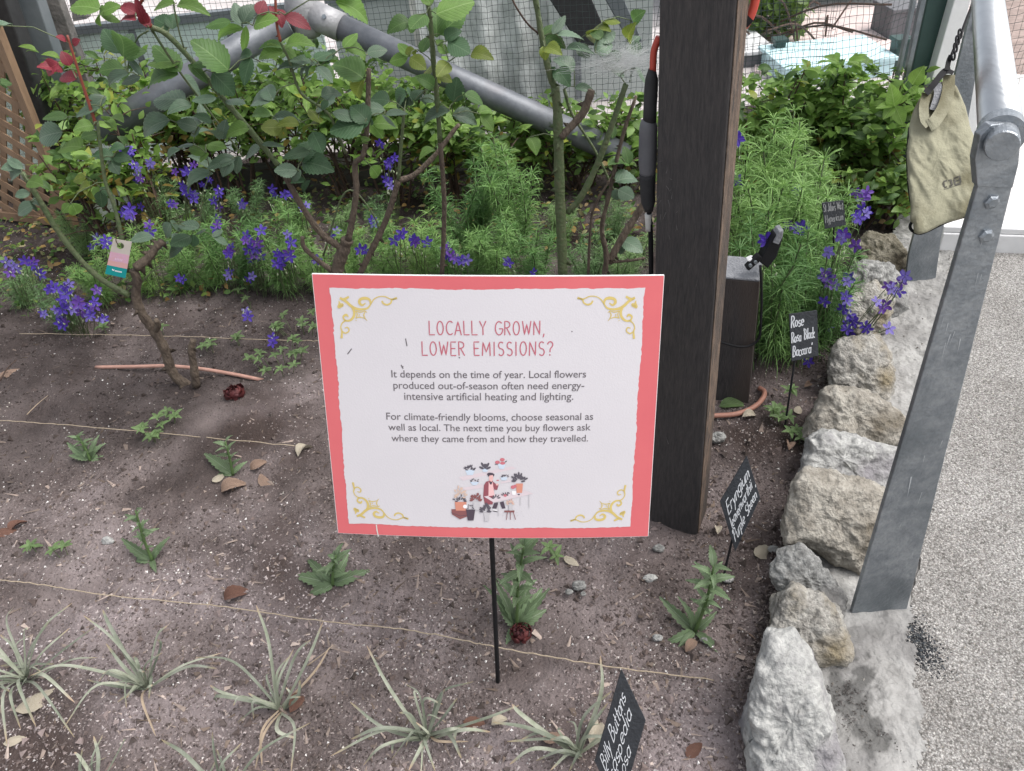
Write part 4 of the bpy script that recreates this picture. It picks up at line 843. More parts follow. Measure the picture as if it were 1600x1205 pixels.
# gold corner scrolls: traced once, mirrored to the four corners (field coordinates in px of the top-left one)
sc_ = lambda x, y: (480 + x * .1908, 410 + y * .1908)
ORN = [([(738, 288), (705, 295), (680, 290), (640, 273), (590, 275), (550, 298), (525, 335), (500, 368), (450, 380), (400, 372), (360, 350), (320, 315), (275, 290)], (14, 10, 8, 12, 20, 24, 20)),
       ([(735, 285), (700, 300), (690, 325), (660, 340), (630, 330), (618, 312)], (18, 14, 14, 16, 14)), ([(480, 330), (455, 345), (432, 325), (440, 298), (480, 288), (515, 300), (525, 335)], (10, 24, 26, 14)),
       ([(275, 292), (300, 300), (340, 280)], (12, 26, 18)), ([(262, 312), (268, 335), (262, 362), (295, 352)], (6, 20, 26, 12)), ([(270, 345), (290, 345), (295, 352)], (24, 30, 10)),
       ([(375, 365), (390, 400), (385, 440), (355, 470), (315, 470), (300, 440), (325, 425), (340, 440)], (20, 22, 22, 16, 14, 22, 10)),
       ([(320, 470), (290, 495), (280, 530), (290, 560), (288, 612)], (14, 10, 10, 14, 20)), ([(290, 560), (320, 575), (348, 555), (338, 528), (315, 532)], (10, 12, 12, 8)),
       ([(405, 392), (440, 402), (478, 392)], (8, 10, 6)), ([(405, 450), (415, 420), (402, 392)], (8, 10, 6)), ([(405, 450), (440, 442), (482, 455)], (8, 10, 4)), ([(482, 455), (470, 425), (482, 394)], (6, 12, 6)), ([(484, 395), (496, 405)], (8, 4)), ([(484, 458), (498, 472)], (8, 3)), ([(402, 466), (412, 474)], (5, 3)), ([(432, 420), (432, 430)], (8, 8))]
def orn(flipx, flipy):
    b = MB(); base = invmap(*sc_(190, 212))
    for path, ws in ORN:
        pts = smoothpath([np.array(sc_(x, y)) for x, y in path], 5)
        def mp(x, y, base=base):
            s_, t_ = invmap(x, y); cxs = (ic[0][0] + ic[1][0] + ic[2][0] + ic[3][0]) / 4; s0 = lerp(ic[0][0], ic[3][0], .1); s1 = lerp(ic[1][0], ic[2][0], .1)
            fs = (s_ - s0) / (s1 - s0); ft = (t_ - ic[0][1]) / (ic[3][1] - ic[0][1])
            if flipx: fs = 1 - fs
            if flipy: ft = 1 - ft
            return SM(*quadmap(*fieldpt(fs, ft)), .0011)
        ribbon(b, pts, lambda t: float(np.interp(t, np.linspace(0, 1, len(ws)), ws)) * .1908 * .95, mp)
    b.build('corner_scroll', MT['gold'], sg)
for fx in (0, 1):
    for fy in (0, 1): orn(fx, fy)
# illustration: a plain flower shop scene in flat colours
IL = {'pinkgrey': (.62, .53, .56), 'ltpink': (.74, .46, .46), 'maroon': (.26, .07, .09), 'dark': (.07, .05, .07), 'terr': (.58, .24, .17), 'brown': (.22, .08, .08), 'blue': (.52, .60, .70), 'grey': (.50, .48, .50), 'rosy': (.52, .15, .18), 'skin': (.72, .42, .40), 'leaf': (.09, .08, .10), 'tan': (.62, .45, .36), 'white': (.8, .79, .8)}
ilm = [mat('print_' + k, v, v, 5, .6) for k, v in IL.items()]; iln = list(IL)
il = MB(); ilz = [.0010]
ipx = lambda x, y: SM(*px_uv(690 + x * .1, 700 + y * .1), ilz[0])
def ipoly(c, pts): ilz[0] += .000006; il.add([ipx(x, y) for x, y in pts], [tuple(range(len(pts)))], iln.index(c))
def iline(c, pts, w_): ilz[0] += .000006; ribbon(il, pts, (lambda t: w_) if not hasattr(w_, '__call__') else w_, ipx, iln.index(c))
def iell(c, x, y, rx, ry, rot=0): ipoly(c, [(x + rx * math.cos(a) * math.cos(rot) - ry * math.sin(a) * math.sin(rot), y + rx * math.cos(a) * math.sin(rot) + ry * math.sin(a) * math.cos(rot)) for a in [k * math.pi / 6 for k in range(12)]])
ipoly('pinkgrey', [(275, 410), (1100, 240), (1165, 272), (340, 462)]); ipoly('pinkgrey', [(315, 575), (650, 520), (650, 570), (390, 615)]); ipoly('pinkgrey', [(920, 480), (1080, 450), (1085, 480), (930, 505)])
def bush(c, x, y, w_, h_, n_, sz, seed):
    R = random.Random(seed)
    for k in range(n_):
        a = math.pi * (k + .5) / n_; rr_ = R.uniform(.45, 1); xx = x - math.cos(a) * w_ * rr_; yy = y - math.sin(a) * h_ * rr_; iell(c, xx, yy, sz, sz * .42, math.atan2(yy - y, xx - x))
def pot(c, x, y, wt, wb, h_): ipoly(c, [(x - wt, y), (x + wt, y), (x + wb, y + h_), (x - wb, y + h_)])
pot('blue', 450, 295, 75, 45, 80); bush('leaf', 445, 300, 90, 80, 12, 24, 1)
pot('blue', 685, 265, 55, 30, 62); bush('leaf', 685, 290, 60, 110, 6, 42, 2); 
pot('blue', 940, 205, 65, 30, 75); iell('rosy', 875, 175, 38, 26); iell('rosy', 950, 135, 38, 26); iell('rosy', 955, 190, 40, 24); iell('leaf', 1005, 165, 22, 8, -.6); iell('leaf', 860, 205, 28, 7)
pot('blue', 520, 480, 70, 30, 50); bush('leaf', 520, 480, 90, 55, 10, 14, 3); pot('blue', 975, 405, 55, 35, 50); bush('leaf', 980, 410, 70, 60, 8, 16, 4)
ipoly('maroon', [(740, 465), (800, 460), (830, 560), (800, 830), (680, 830), (655, 700), (665, 530), (700, 475)]); ipoly('ltpink', [(740, 470), (760, 520), (785, 520), (800, 470), (830, 690), (735, 700)])
ipoly('maroon', [(800, 470), (850, 510), (895, 520), (870, 605), (835, 600), (810, 560)]); ipoly('skin', [(745, 385), (805, 370), (810, 430), (785, 480), (745, 455)]); ipoly('dark', [(710, 355), (740, 335), (800, 340), (830, 365), (815, 398), (800, 372), (755, 378), (740, 400)]); ipoly('dark', [(750, 480), (795, 475), (785, 515), (758, 512)])
iell('rosy', 880, 455, 22, 8); iell('skin', 870, 520, 20, 16)
ipoly('dark', [(825, 805), (890, 795), (860, 895), (790, 890)]); ipoly('dark', [(910, 795), (970, 780), (1000, 890), (945, 895)]); iell('white', 840, 925, 40, 14, .3); iell('dark', 840, 935, 42, 8, .2)
ipoly('pinkgrey', [(665, 705), (1290, 605), (1430, 665), (820, 800)]); 
for a, c in ((890, 800), (1230, 725), (1365, 680)): iline('grey', [(a, c), (a, c + 200 if a != 1230 else 840)], 14)
bush('leaf', 850, 740, 60, 50, 5, 26, 5); bush('leaf', 1000, 690, 60, 40, 5, 22, 6); iell('rosy', 995, 690, 26, 20); iell('leaf', 1045, 650, 24, 9, .4); iell('dark', 1205, 675, 18, 10)
pot('terr', 1215, 505, 55, 42, 145); bush('leaf', 1205, 480, 130, 170, 15, 34, 7); iell('rosy', 1115, 560, 34, 28); iell('rosy', 1150, 545, 26, 24); pot('white', 1130, 620, 34, 24, 60)
ipoly('brown', [(160, 905), (400, 900), (420, 1010), (295, 1060), (170, 985)]); iline('dark', [(165, 960), (300, 1010), (420, 990)], 8)
pot('terr', 305, 790, 92, 75, 135); bush('leaf', 300, 790, 110, 100, 12, 24, 8); bush('tan', 300, 730, 110, 190, 16, 26, 9); iell('white', 375, 860, 34, 30)
pot('grey', 550, 780, 55, 40, 140); bush('brown', 540, 775, 95, 110, 20, 26, 10); bush('leaf', 460, 900, 60, 80, 8, 14, 11); pot('dark', 460, 905, 70, 45, 170)
pot('grey', 710, 950, 45, 32, 135); bush('leaf', 690, 950, 90, 140, 14, 32, 12); ipoly('brown', [(980, 920), (1140, 920), (1135, 950), (985, 948)])
for a, c in ((1030, 1015), (1075, 1075), (1120, 1155)): iline('brown', [(a, 945), (c, 1060)], 10)
pot('grey', 1080, 820, 34, 24, 100); bush('tan', 1075, 830, 70, 90, 14, 18, 13); bush('rosy', 1075, 820, 60, 70, 6, 10, 14)
for x, y in ((960, 1000), (1180, 950), (1250, 940), (1190, 995), (1280, 1010)): iell('grey', x, y, 9, 6)
il.build('illustration', ilm, sg)
# stake
stp = G(778, 1065, SZ(*G(778, 1065)[:2])); u_, v_ = px_uv(767, 800); bk = SM(u_, v_, -.0085)
b = MB(); b.tube([stp + (stp - SM(*px_uv(768, 838), -.008)) * .12, stp, SM(*px_uv(768, 836), -.0095), SM(*px_uv(767, 600), -.0095)], .0042, 8); b.build('stake', MT['black'], sg)

# ------------------------------------------------------------ slate plant labels
def labelsign(quad, P0, n_, stake, lines, label, m='chalk', lw=.075, tilt=0, name='plant_label'):
    C = [UPL(x, y, P0, n_) for x, y in quad]; base = G(*stake[1], 0); base[2] = SZ(base[0], base[1])
    t = thing(name, label, 'plant label', base, 'slate plant labels'); nn_ = nrm(np.cross(C[1] - C[0], C[3] - C[0])); nn_ = nn_ if nn_.dot(C0 - C[0]) > 0 else -nn_
    b = MB(); b.prism(C, -nn_ * .003); bevel(b.build('plate', MT['slate'], t), .0007)
    def mp(s_, t_): return lerp(lerp(C[0], C[1], s_), lerp(C[3], C[2], s_), t_) + nn_ * .0009
    b = MB()
    W = np.linalg.norm(C[1] - C[0]); Hh = np.linalg.norm(C[3] - C[0])
    for i, (s_, x0, x1, ty, hh) in enumerate(lines):
        tw = textw(s_, .05)
        for st in strokes(s_, .05, .05, .12, i + 3):
            st = [(x0 + (x / tw) * (x1 - x0), y * hh) for x, y in st]
            ribbon(b, [(x * W, y * Hh) for x, y in densify(st, .05)], lambda tt: lw * .6 * hh * Hh, lambda x, y: mp(x / W, ty + tilt * (x / W) - y / Hh))
    b.build('handwriting', MT[m], t)
    top = UPL(*stake[0], P0, n_) - nn_ * .005; b = MB(); b.tube([base + (base - top) * .1, base, top], .0026, 6); b.build('stake', MT['black'], t)
g = G(1226, 668)
labelsign([(1233, 491), (1277, 485), (1279, 556), (1237, 565)], g + [0, .01, 0], nrm([.1, -1, .25]), ((1247, 540), (1226, 668)), [("Rose", .05, .5, .28, .24), ("Rosa 'Black", .04, .88, .60, .22), ("Baccara'", .05, .76, .91, .22)], 'slate label reading Rose, upright near the blocky pale stone', lw=.16, tilt=-.03)
g = G(1130, 905)
labelsign([(1125, 784), (1167, 712), (1188, 778), (1149, 862)], g + [0, .0, .0], nrm([-.1, -1, .35]), ((1146, 840), (1130, 903)), [("Eryngium", .12, .92, .36, .24), ("leavenworthii", .10, .90, .62, .2), ("'Purple Sheen'", .05, .97, .88, .21)], 'tilted slate label reading Eryngium, right of the square post foot', lw=.15)
g = G(975, 1330)
labelsign([(929, 1190), (971, 1046), (1009, 1126), (968, 1272)], g + [0, .02, 0], nrm([-.1, -1, .35]), ((966, 1262), (968, 1350)), [("Billy Buttons", .10, .88, .33, .24), ("Craspedia", .04, .86, .60, .24), ("globosa", -.02 + .05, .6, .84, .22)], 'tilted slate label reading Billy Buttons at the bottom edge', lw=.14)
g = G(1300, 560)
labelsign([(1284, 317), (1318, 313), (1322, 352), (1289, 358)], g + [0, .02, 0], nrm([0, -1, .2]), ((1304, 350), (1300, 555)), [("St John's Wort", .04, .94, .34, .3), ("Hypericum", .06, .9, .76, .28)], 'small faded slate label reading Hypericum beside the violet flower stalks', 'chalkd', lw=.15)

# ------------------------------------------------------------ leaf shapes
def leafmesh(name, m, wid=.62, serr=.02, n=12, fold=.10, curl=.12, shape=1.0, tipp=1.35):
    V = []; uv = []
    def ww(t): return wid / 2 * (math.sin(math.pi * t ** (.82 * shape)) ** .75) * (1 - .12 * t) if 0 < t < 1 else 0
    for i in range(n + 1):
        t = i / n; w_ = ww(t); z = -curl * (t - .35) ** 2 * 2
        sw = w_ * (1 + (serr * 5 if i % 2 else -serr * 3)) if 0 < i < n else 0
        V += [(t, 0, z), (t, w_ * .55, z + fold * w_ * .9), (t + serr * (i % 2), sw, z + fold * w_ * 1.1), (t, -w_ * .55, z + fold * w_ * .9), (t + serr * (i % 2), -sw, z + fold * w_ * 1.1)]
        k = max(ww(t), .01) / wid
        uv += [(t, .5), (t, .5 + .55 * k), (t, .5 + k), (t, .5 - .55 * k), (t, .5 - k)]
    Fc = []
    for i in range(n):
        a, b_ = i * 5, i * 5 + 5; Fc += [(a, b_, b_ + 1, a + 1), (a + 1, b_ + 1, b_ + 2, a + 2), (b_, a, a + 3, b_ + 3), (b_ + 3, a + 3, a + 4, b_ + 4)]
    return rawmesh(name, V, Fc, m, uv=uv)
LV = {}
for tone in 'LMDGYR':
    LV[tone] = [leafmesh('leaf', MT['r' + tone], w_, .018, 18, f_, c_, s_) for w_, f_, c_, s_ in ((1, .10, .15, 1), (1, .22, .30, .92), (1, -.06, .10, 1.08))]
LV['h'] = [leafmesh('leaf', MT['hL'], 1, 0, 6, .2, c_) for c_ in (.1, .35)]; LV['H'] = [leafmesh('leaf', MT['hD'], 1, 0, 6, .2, c_) for c_ in (.1, .35)]
LV['s'] = [leafmesh('leaf', MT['seed'], 1, .035, 14, .12, c_, .75) for c_ in (.15, .4)]; LV['w'] = [leafmesh('leaf', MT['weed'], 1, 0, 8, .15, c_) for c_ in (.15, .35)]
for k, m_ in (('d', 'dry'), ('p', 'dryp'), ('r', 'dryr')): LV[k] = [leafmesh('leaf', MT[m_], 1, .01, 10, f_, c_) for f_, c_ in ((.5, .5), (-.35, .3))]
def leafmat4(B, T, width, nh, roll=0):
    B = np.asarray(B, float); T = np.asarray(T, float); L = np.linalg.norm(T - B); x = (T - B) / L; z = nrm(np.asarray(nh, float) - x * np.dot(nh, x)); y = np.cross(z, x)
    return Matrix([[x[0] * L, y[0] * width, z[0] * L, B[0]], [x[1] * L, y[1] * width, z[1] * L, B[1]], [x[2] * L, y[2] * width, z[2] * L, B[2]], [0, 0, 0, 1]])
def putleaf(me, B, T, width, nh, parent, name='leaf'):
    o = bpy.data.objects.new(name, me); COL.objects.link(o); m_ = leafmat4(B, T, width, nh)
    if parent is not None: o.parent = parent; m_ = Matrix.Translation(-Vector(parent.location)) @ m_
    o.matrix_basis = m_; return o

# ------------------------------------------------------------ rose bushes
def stemtube(b, px, Y0, Y1, r0, r1, m=0, n=9, seed=0):
    P = smoothpath([Q(x, y, lerp(Y0, Y1, i / (len(px) - 1))) for i, (x, y) in enumerate(px)], 6); R = random.Random(seed)
    k = len(P); rs = [lerp(r0, r1, i / (k - 1)) * (1 + R.uniform(-.10, .10)) for i in range(k)]; b.tube(P, rs, n, m=m)
    for i in range(2, k - 1, 3):   # thorns
        if r0 < .02 and R.random() < .75:
            t = nrm(P[i + 1] - P[i]); a = nrm(np.cross(t, [R.uniform(-1, 1), R.uniform(-1, 1), R.uniform(-.4, .4)])); s_ = rs[i]
            b.add([P[i] + a * s_ * .7 + t * s_ * .8, P[i] + a * s_ * .7 - t * s_ * .8, P[i] + np.cross(t, a) * s_ * .4 + a * s_ * .8, P[i] + a * s_ * 2.5 - t * s_ * .6], [(0, 1, 3), (1, 2, 3), (2, 0, 3)], m)
    return P
def c1(*p): return [(x * .332, y * .332) for x, y in p]
def c2(*p): return [(480 + x * .3569, y * .3569) for x, y in p]
def rosebush(label, base, canes, leaves, Y, sc=1.0, seed=1):
    g = G(*base); g[2] = SZ(g[0], g[1]); t = thing('rose_bush', label, 'rose bush', g, 'rose bushes in the bed'); nodes = []; R = random.Random(seed)
    for cn in canes:
        px, y0, y1, r0, r1, m_ = cn; b = MB(); P = stemtube(b, px, y0, y1, r0, r1, seed=R.randint(0, 99)); b.build('cane' if r0 > .0035 else 'stem', MT[m_], t, smooth=True); nodes += P[::2]
    todo = []
    for lf in leaves:
        (x0, y0), (x1, y1), w_, tone = lf
        n0 = min(nodes, key=lambda p: (proj(p)[0] - x0) ** 2 + (proj(p)[1] - y0) ** 2)
        yb = n0[1] + R.uniform(-.05, .05); B = Q(x0, y0, yb); T = Q(x1, y1, yb + R.uniform(-.05, .04)); todo.append((B, T, w_, tone))
    for B, T, w_, tone in todo:
        dep = proj((B + T) / 2)[2]; wm = w_ * dep / F * 1.15; cdir = nrm(C0 - B); nh = cdir * R.uniform(.5, 1.2) + np.array([R.uniform(-.4, .4), R.uniform(-.4, .4), R.uniform(.4, 1.2)])
        wm /= max(.45, abs(np.dot(nrm(nh), cdir))); L = np.linalg.norm(T - B); wm = min(wm, L * .85)
        putleaf(R.choice(LV[tone]), B, T, wm, nh, t)
        if tone != 'R' and R.random() < .5:      # neighbouring leaflet of the same spray
            sd_ = nrm(np.cross(T - B, cdir)) * R.choice((-1, 1)); B2 = B - (T - B) * .12; T2 = B2 + (nrm(T - B) * .6 + sd_ * .75) * L * R.uniform(.6, .9) + np.array([0, .02, 0])
            putleaf(R.choice(LV[tone]), B2, T2, wm * .75, nh + np.array([R.uniform(-.4, .4), 0, .2]), t)
    # stalks: nearest connection growing out from the canes
    pend = [x[0] for x in todo]; tree = list(nodes); b = MB()
    while pend:
        arr = np.array(tree); best = None
        for i, p in enumerate(pend):
            d_ = np.linalg.norm(arr - p, axis=1); j = int(d_.argmin())
            if best is None or d_[j] < best[0]: best = (d_[j], i, j)
        d_, i, j = best; p = pend.pop(i); q = tree[j]
        if d_ > 1e-4: b.tube([q, (p + q) / 2 + np.array([0, 0, d_ * .12]), p], [.0017, .0014, .0011], 5, cap=False); 
        tree.append(p); tree.append((p + q) / 2)
    b.build('leaf_stalks', MT['stemg'], t, 'stuff', smooth=True); return t
def LL(s_, fn):
    out = []
    for ln in s_.split(';'):
        v = ln.split()
        if len(v) < 6: continue
        a, b_, c, d_, w_ = map(float, v[:5]); k = fn((a, b_), (c, d_)); f_ = .332 if fn is c1 else .3569; out.append((k[0], k[1], w_ * f_, v[5]))
    return out
Y1 = 1.93
leaf_r1 = LL("""300 330 180 300 45 R;270 300 200 345 60 R;330 310 290 240 70 R;360 370 272 355 45 R;315 190 265 170 25 R;340 210 372 185 30 R;
290 620 165 650 85 G;385 690 265 690 60 L;320 550 195 550 42 M;495 450 385 555 50 G;440 590 350 600 60 L;500 560 570 545 40 L;460 630 380 645 60 M;470 500 345 545 32 G;540 740 430 720 50 D;530 740 620 745 45 D;
520 760 560 820 75 G;590 690 510 700 55 D;600 680 560 640 40 M;90 780 0 790 40 G;100 800 30 850 45 G;130 850 195 865 75 L;140 910 60 920 35 G;160 960 70 1010 55 G;150 950 230 970 40 G;340 960 372 1020 60 L;330 960 290 1000 40 L;
0 120 55 100 90 G;0 390 58 388 45 M;480 890 430 950 60 L;470 900 480 980 50 D;420 880 350 890 50 Y;400 830 340 850 40 Y""", c1)
c6 = lambda *p: [(x * .3485, 380 + y * .3485) for x, y in p]
rosebush('small rose bush on the left with red young shoots and a paper tag', (290, 602), [
  (c6((845, 640), (780, 590), (735, 470), (690, 390), (640, 320), (610, 240), (615, 170), (600, 120)), 1.93, 1.93, .016, .012, 'stemb'),
  (c6((610, 110), (660, 70), (700, 20), (730, -10)), 1.93, 1.95, .013, .009, 'stemb'), (c6((880, 640), (870, 560), (858, 480), (866, 434)), 1.90, 1.90, .013, .009, 'stemb'),
  ([(202, 462), (150, 430), (98, 372), (60, 310), (35, 270)], 1.93, 1.90, .0085, .006, 'stemg'), (c6((690, 400), (710, 370), (700, 345)), 1.93, 1.90, .009, .007, 'stemb'),
  ([(200, 425), (190, 370), (178, 320), (165, 285), (157, 230), (152, 190)], 1.95, 2.0, .006, .004, 'stemg'), ([(150, 195), (135, 150), (122, 110), (105, 55)], 2.0, 2.0, .0042, .0028, 'stemr'),
  (c6((610, 200), (680, 130), (740, 80)), 1.93, 1.95, .0025, .0015, 'stemg')], leaf_r1, Y1, seed=2)
leaf_r2 = LL("""470 40 320 20 75 L;480 60 560 20 60 L;565 250 480 130 75 D;585 260 570 130 90 M;585 320 462 330 62 M;600 340 480 400 42 G;660 360 560 390 36 G;820 10 710 40 45 L;830 15 975 45 48 L;800 130 720 80 85 D;1140 110 1200 10 55 G;1085 100 960 120 45 M;
1140 130 990 180 44 L;1190 120 1300 80 48 L;1080 330 905 180 115 M;1000 340 1110 450 120 D;860 360 960 450 105 G;830 340 665 380 92 M;850 290 690 290 55 L;900 300 1020 290 42 M;870 470 715 460 92 G;900 490 780 520 48 G;
1340 220 1205 210 32 M;1340 210 1470 190 60 L;1330 240 1205 260 62 L;1470 290 1360 275 38 G;1480 280 1566 240 80 D;1490 310 1566 380 42 G;1430 310 1290 310 36 G;1180 270 1140 400 55 D;1270 470 1165 470 75 G;1020 460 900 470 38 G;1060 470 1150 480 42 G;790 560 640 630 85 G;
930 600 830 570 52 G;950 580 850 545 46 G;1000 570 920 540 42 D;1035 650 950 590 52 G;1170 600 1050 630 62 L;1270 540 1165 530 48 M;1330 600 1230 600 80 Y;1400 560 1255 545 42 G;1410 580 1300 580 42 Y;1500 580 1420 600 55 Y;910 680 830 685 24 G;970 720 885 690 52 L;
970 680 1060 690 50 L;840 700 770 760 34 G;1230 680 1340 685 22 G;1220 700 1140 740 52 G;1110 740 970 785 52 G;1090 750 1040 830 48 G;990 810 840 890 58 G;1400 800 1290 800 62 G;1460 710 1330 740 48 D;1420 760 1566 790 110 D;1440 850 1310 850 38 D;1470 620 1520 720 72 D;1500 540 1566 560 52 M;1490 500 1566 470 72 G;
640 60 560 20 60 R;640 90 555 85 52 R;690 120 640 0 34 R;620 50 600 0 42 R;700 130 660 40 30 R;1215 70 1245 0 55 R;1320 110 1270 20 42 R;1340 70 1465 130 50 R;1300 40 1330 120 40 R;
940 1070 830 1055 36 G;900 1110 800 1150 62 D;860 1160 780 1205 52 G;720 1110 610 1130 62 G;780 1150 690 1190 62 G;1010 1120 1080 1150 32 G;800 1050 775 1120 52 G;960 1090 925 1090 60 G""", c1) + \
 LL("""130 0 290 80 90 L;125 230 30 270 82 D;250 340 110 260 112 M;170 210 268 230 52 L;260 230 350 215 48 G;60 290 120 340 52 M;360 440 270 430 82 D;340 480 205 465 52 G;340 500 440 490 27 G;250 540 95 570 92 D;270 510 220 560 62 D;290 540 400 545 52 L;110 490 230 515 42 G;60 420 150 400 62 G;90 440 60 480 52 D;
280 730 320 780 62 L;440 430 390 470 62 G;430 400 378 480 62 D;240 350 200 440 60 Y;0 250 -30 200 50 M;240 620 280 600 30 L""", c2)
rosebush('large rose bush in the middle with a long cane arching up to the left', (524, 520), [
  (c2((130, 1210), (140, 1150), (165, 1080), (175, 1050)), 2.05, 2.05, .020, .017, 'stemb'), (c2((150, 1090), (60, 1020), (0, 940), (-60, 840), (-110, 740)), 2.05, 2.0, .010, .008, 'stemb'),
  ([(436, 260), (400, 215), (350, 155), (300, 95), (262, 55), (236, 42)], 2.0, 1.92, .0075, .006, 'stemg'), ([(236, 42), (222, 20), (205, -20)], 1.92, 1.90, .0055, .0045, 'stemr'), ([(218, 8), (232, -20)], 1.92, 1.90, .0035, .003, 'stemr'),
  (c2((180, 1050), (200, 950), (215, 830), (210, 720), (245, 680), (262, 560), (270, 300)), 2.05, 2.02, .010, .006, 'stemb'), (c2((230, 1200), (290, 1080), (350, 950), (400, 790)), 2.1, 2.1, .0095, .009, 'stemb'), (c2((400, 790), (470, 765), (560, 680), (640, 575), (665, 545)), 2.1, 2.15, .0085, .0055, 'stemb'),
  (c2((400, 785), (410, 650), (425, 480)), 2.1, 2.1, .0055, .0042, 'stemg'), ([(520, 425), (478, 390), (472, 370)], 2.05, 2.05, .008, .006, 'stemb'), ([(540, 240), (520, 190), (505, 170), (470, 145), (452, 95), (438, 65)], 2.0, 1.95, .004, .003, 'stemg'), ([(438, 65), (432, 35), (430, -10)], 1.95, 1.95, .0035, .003, 'stemr'),
  ([(236, 45), (262, 85), (290, 125), (320, 165), (380, 245)], 1.93, 2.0, .003, .0025, 'stemg'), ([(232, 48), (215, 60), (203, 90), (198, 115)], 1.93, 1.93, .002, .0015, 'stemg'), ([(272, 12), (280, 50), (287, 75)], 1.9, 1.92, .002, .0015, 'stemg'), ([(505, 400), (540, 300), (580, 330), (600, 380)], 2.2, 2.2, .003, .002, 'stemg')], leaf_r2, 2.0, seed=3)
leaf_r3 = LL("""450 90 345 130 62 M;520 60 450 120 90 M;565 60 735 0 95 L;580 150 690 50 85 M;570 200 620 230 72 L;615 180 712 230 72 D;715 230 810 245 52 Y;500 230 540 150 52 M;440 250 355 270 52 L;450 250 520 300 72 Y;470 220 420 230 32 Y;560 290 480 350 62 Y;570 330 640 350 52 Y;640 450 655 340 98 D;560 380 480 330 52 M;
470 440 500 380 62 D;500 430 570 430 32 G;620 480 490 530 46 G;640 500 760 530 62 G;760 500 822 570 70 L;690 410 775 450 52 M;560 650 490 680 32 L;545 20 500 -30 60 L;620 270 570 330 50 Y""", c2)
rosebush('tall straight green rose cane rising behind the sign title', (690, 500), [
  (c2((520, -40), (540, 100), (555, 300), (570, 450), (582, 620)), 1.98, 2.05, .0055, .0068, 'stemg'), (c2((582, 620), (600, 900), (590, 1210)), 2.05, 2.1, .0068, .0075, 'stemb')], leaf_r3, 2.0, seed=4)
leaf_r4 = LL("""1040 160 1130 200 55 M;1040 205 1110 225 45 Y;1090 150 1220 160 27 G;1130 210 1250 215 28 G;1170 310 1085 245 82 G;1090 300 1150 370 80 D;1060 270 1045 215 62 D;1230 145 1320 110 52 Y;1300 90 1372 95 42 Y;1270 180 1350 130 62 G;1260 230 1340 180 82 G;1400 180 1420 110 55 Y;1170 380 1265 400 32 G;
1350 790 1457 770 52 G;1360 830 1430 865 55 G;1410 190 1460 240 60 G;1180 200 1240 250 60 G;1300 270 1380 230 62 G;1420 90 1470 50 60 M;1290 170 1240 130 50 M;1330 300 1400 330 50 G;1380 1050 1470 1100 60 G;1430 530 1470 570 50 L;1400 720 1330 700 40 M;975 600 1010 670 40 L;1440 300 1490 350 60 G""", c2)
rosebush('thick-stemmed rose bush just left of the square post', (884, 520), [
  (c2((1120, 1210), (1112, 1000), (1105, 800), (1100, 600), (1095, 480), (1085, 380)), 1.95, 1.93, .0155, .0115, 'stemg'), (c2((1085, 390), (1060, 320), (1030, 180), (1000, 0), (985, -60)), 1.93, 1.9, .0085, .006, 'stemg'),
  (c2((1140, 930), (1200, 860), (1270, 720), (1330, 560), (1395, 370)), 1.95, 1.9, .0095, .007, 'stemg'), (c2((1110, 600), (1160, 550), (1210, 490), (1245, 395)), 1.93, 1.93, .011, .010, 'stemb'), (c2((1300, 1210), (1310, 1120), (1290, 1000), (1320, 860), (1380, 600), (1440, 420)), 2.0, 1.95, .009, .004, 'stemb'),
  (c2((1320, 1150), (1380, 1040), (1450, 930), (1500, 850)), 2.0, 2.0, .012, .009, 'stemb'), (c2((1310, 1150), (1420, 1140), (1480, 1130)), 2.0, 2.0, .005, .004, 'stemb'), (c2((1125, 390), (1160, 500), (1260, 660), (1340, 830)), 2.05, 2.05, .0045, .0035, 'stemg'),
  (c2((1230, 1210), (1240, 1000), (1260, 900), (1330, 780)), 2.02, 2.02, .0045, .003, 'stemb'), (c2((1030, 160), (970, 110), (920, 40), (890, -20)), 1.92, 1.92, .0025, .002, 'twig')], leaf_r4, 1.93, seed=5)
# paper tag on the small rose
tg = [UPL(x, y, Q(185, 400, 1.90), np.array([0, -1., .1])) for x, y in [(177, 373), (206, 378), (196, 435), (164, 428)]]
tt = thing('paper_tag', 'paper tag in cream, pink and teal hanging on the left rose stem', 'tag', tg[0])
def tq(s_, t_, l=0.): return lerp(lerp(tg[0], tg[1], s_), lerp(tg[3], tg[2], s_), t_) + np.array([0, -l, 0])
mcream = mat('tag_cream', (.55, .50, .44), (.5, .45, .4), 20, .8); mpink = mat('tag_pink', (.60, .36, .50), (.62, .36, .40), 6, .8, coord='Generated'); mor = mat('tag_peach', (.62, .34, .30), (.6, .36, .4), 6, .8); mteal = mat('tag_teal', (.0, .27, .27), (.0, .25, .25), 20, .8)
ring = [(.45 + .19 * math.cos(a), .16 + .085 * math.sin(a)) for a in np.linspace(0, 2 * math.pi, 16, endpoint=False)]
b = MB(); sq = []
for a in np.linspace(0, 2 * math.pi, 16, endpoint=False):
    c_, s_ = math.cos(a), math.sin(a); m_ = max(abs(c_), abs(s_)); sq.append((.5 + .5 * c_ / m_, .18 + .18 * s_ / m_))
V = [tq(*p) for p in ring] + [tq(*p) for p in sq] + [tq(*p, -.0008) for p in ring] + [tq(*p, -.0008) for p in sq]
Fq = [(i, (i + 1) % 16, 16 + (i + 1) % 16, 16 + i) for i in range(16)] + [(32 + i, 48 + i, 48 + (i + 1) % 16, 32 + (i + 1) % 16) for i in range(16)] + [(16 + i, 16 + (i + 1) % 16, 48 + (i + 1) % 16, 48 + i) for i in range(16)]
b.add(V, Fq); b.build('cream_end', mcream, tt)
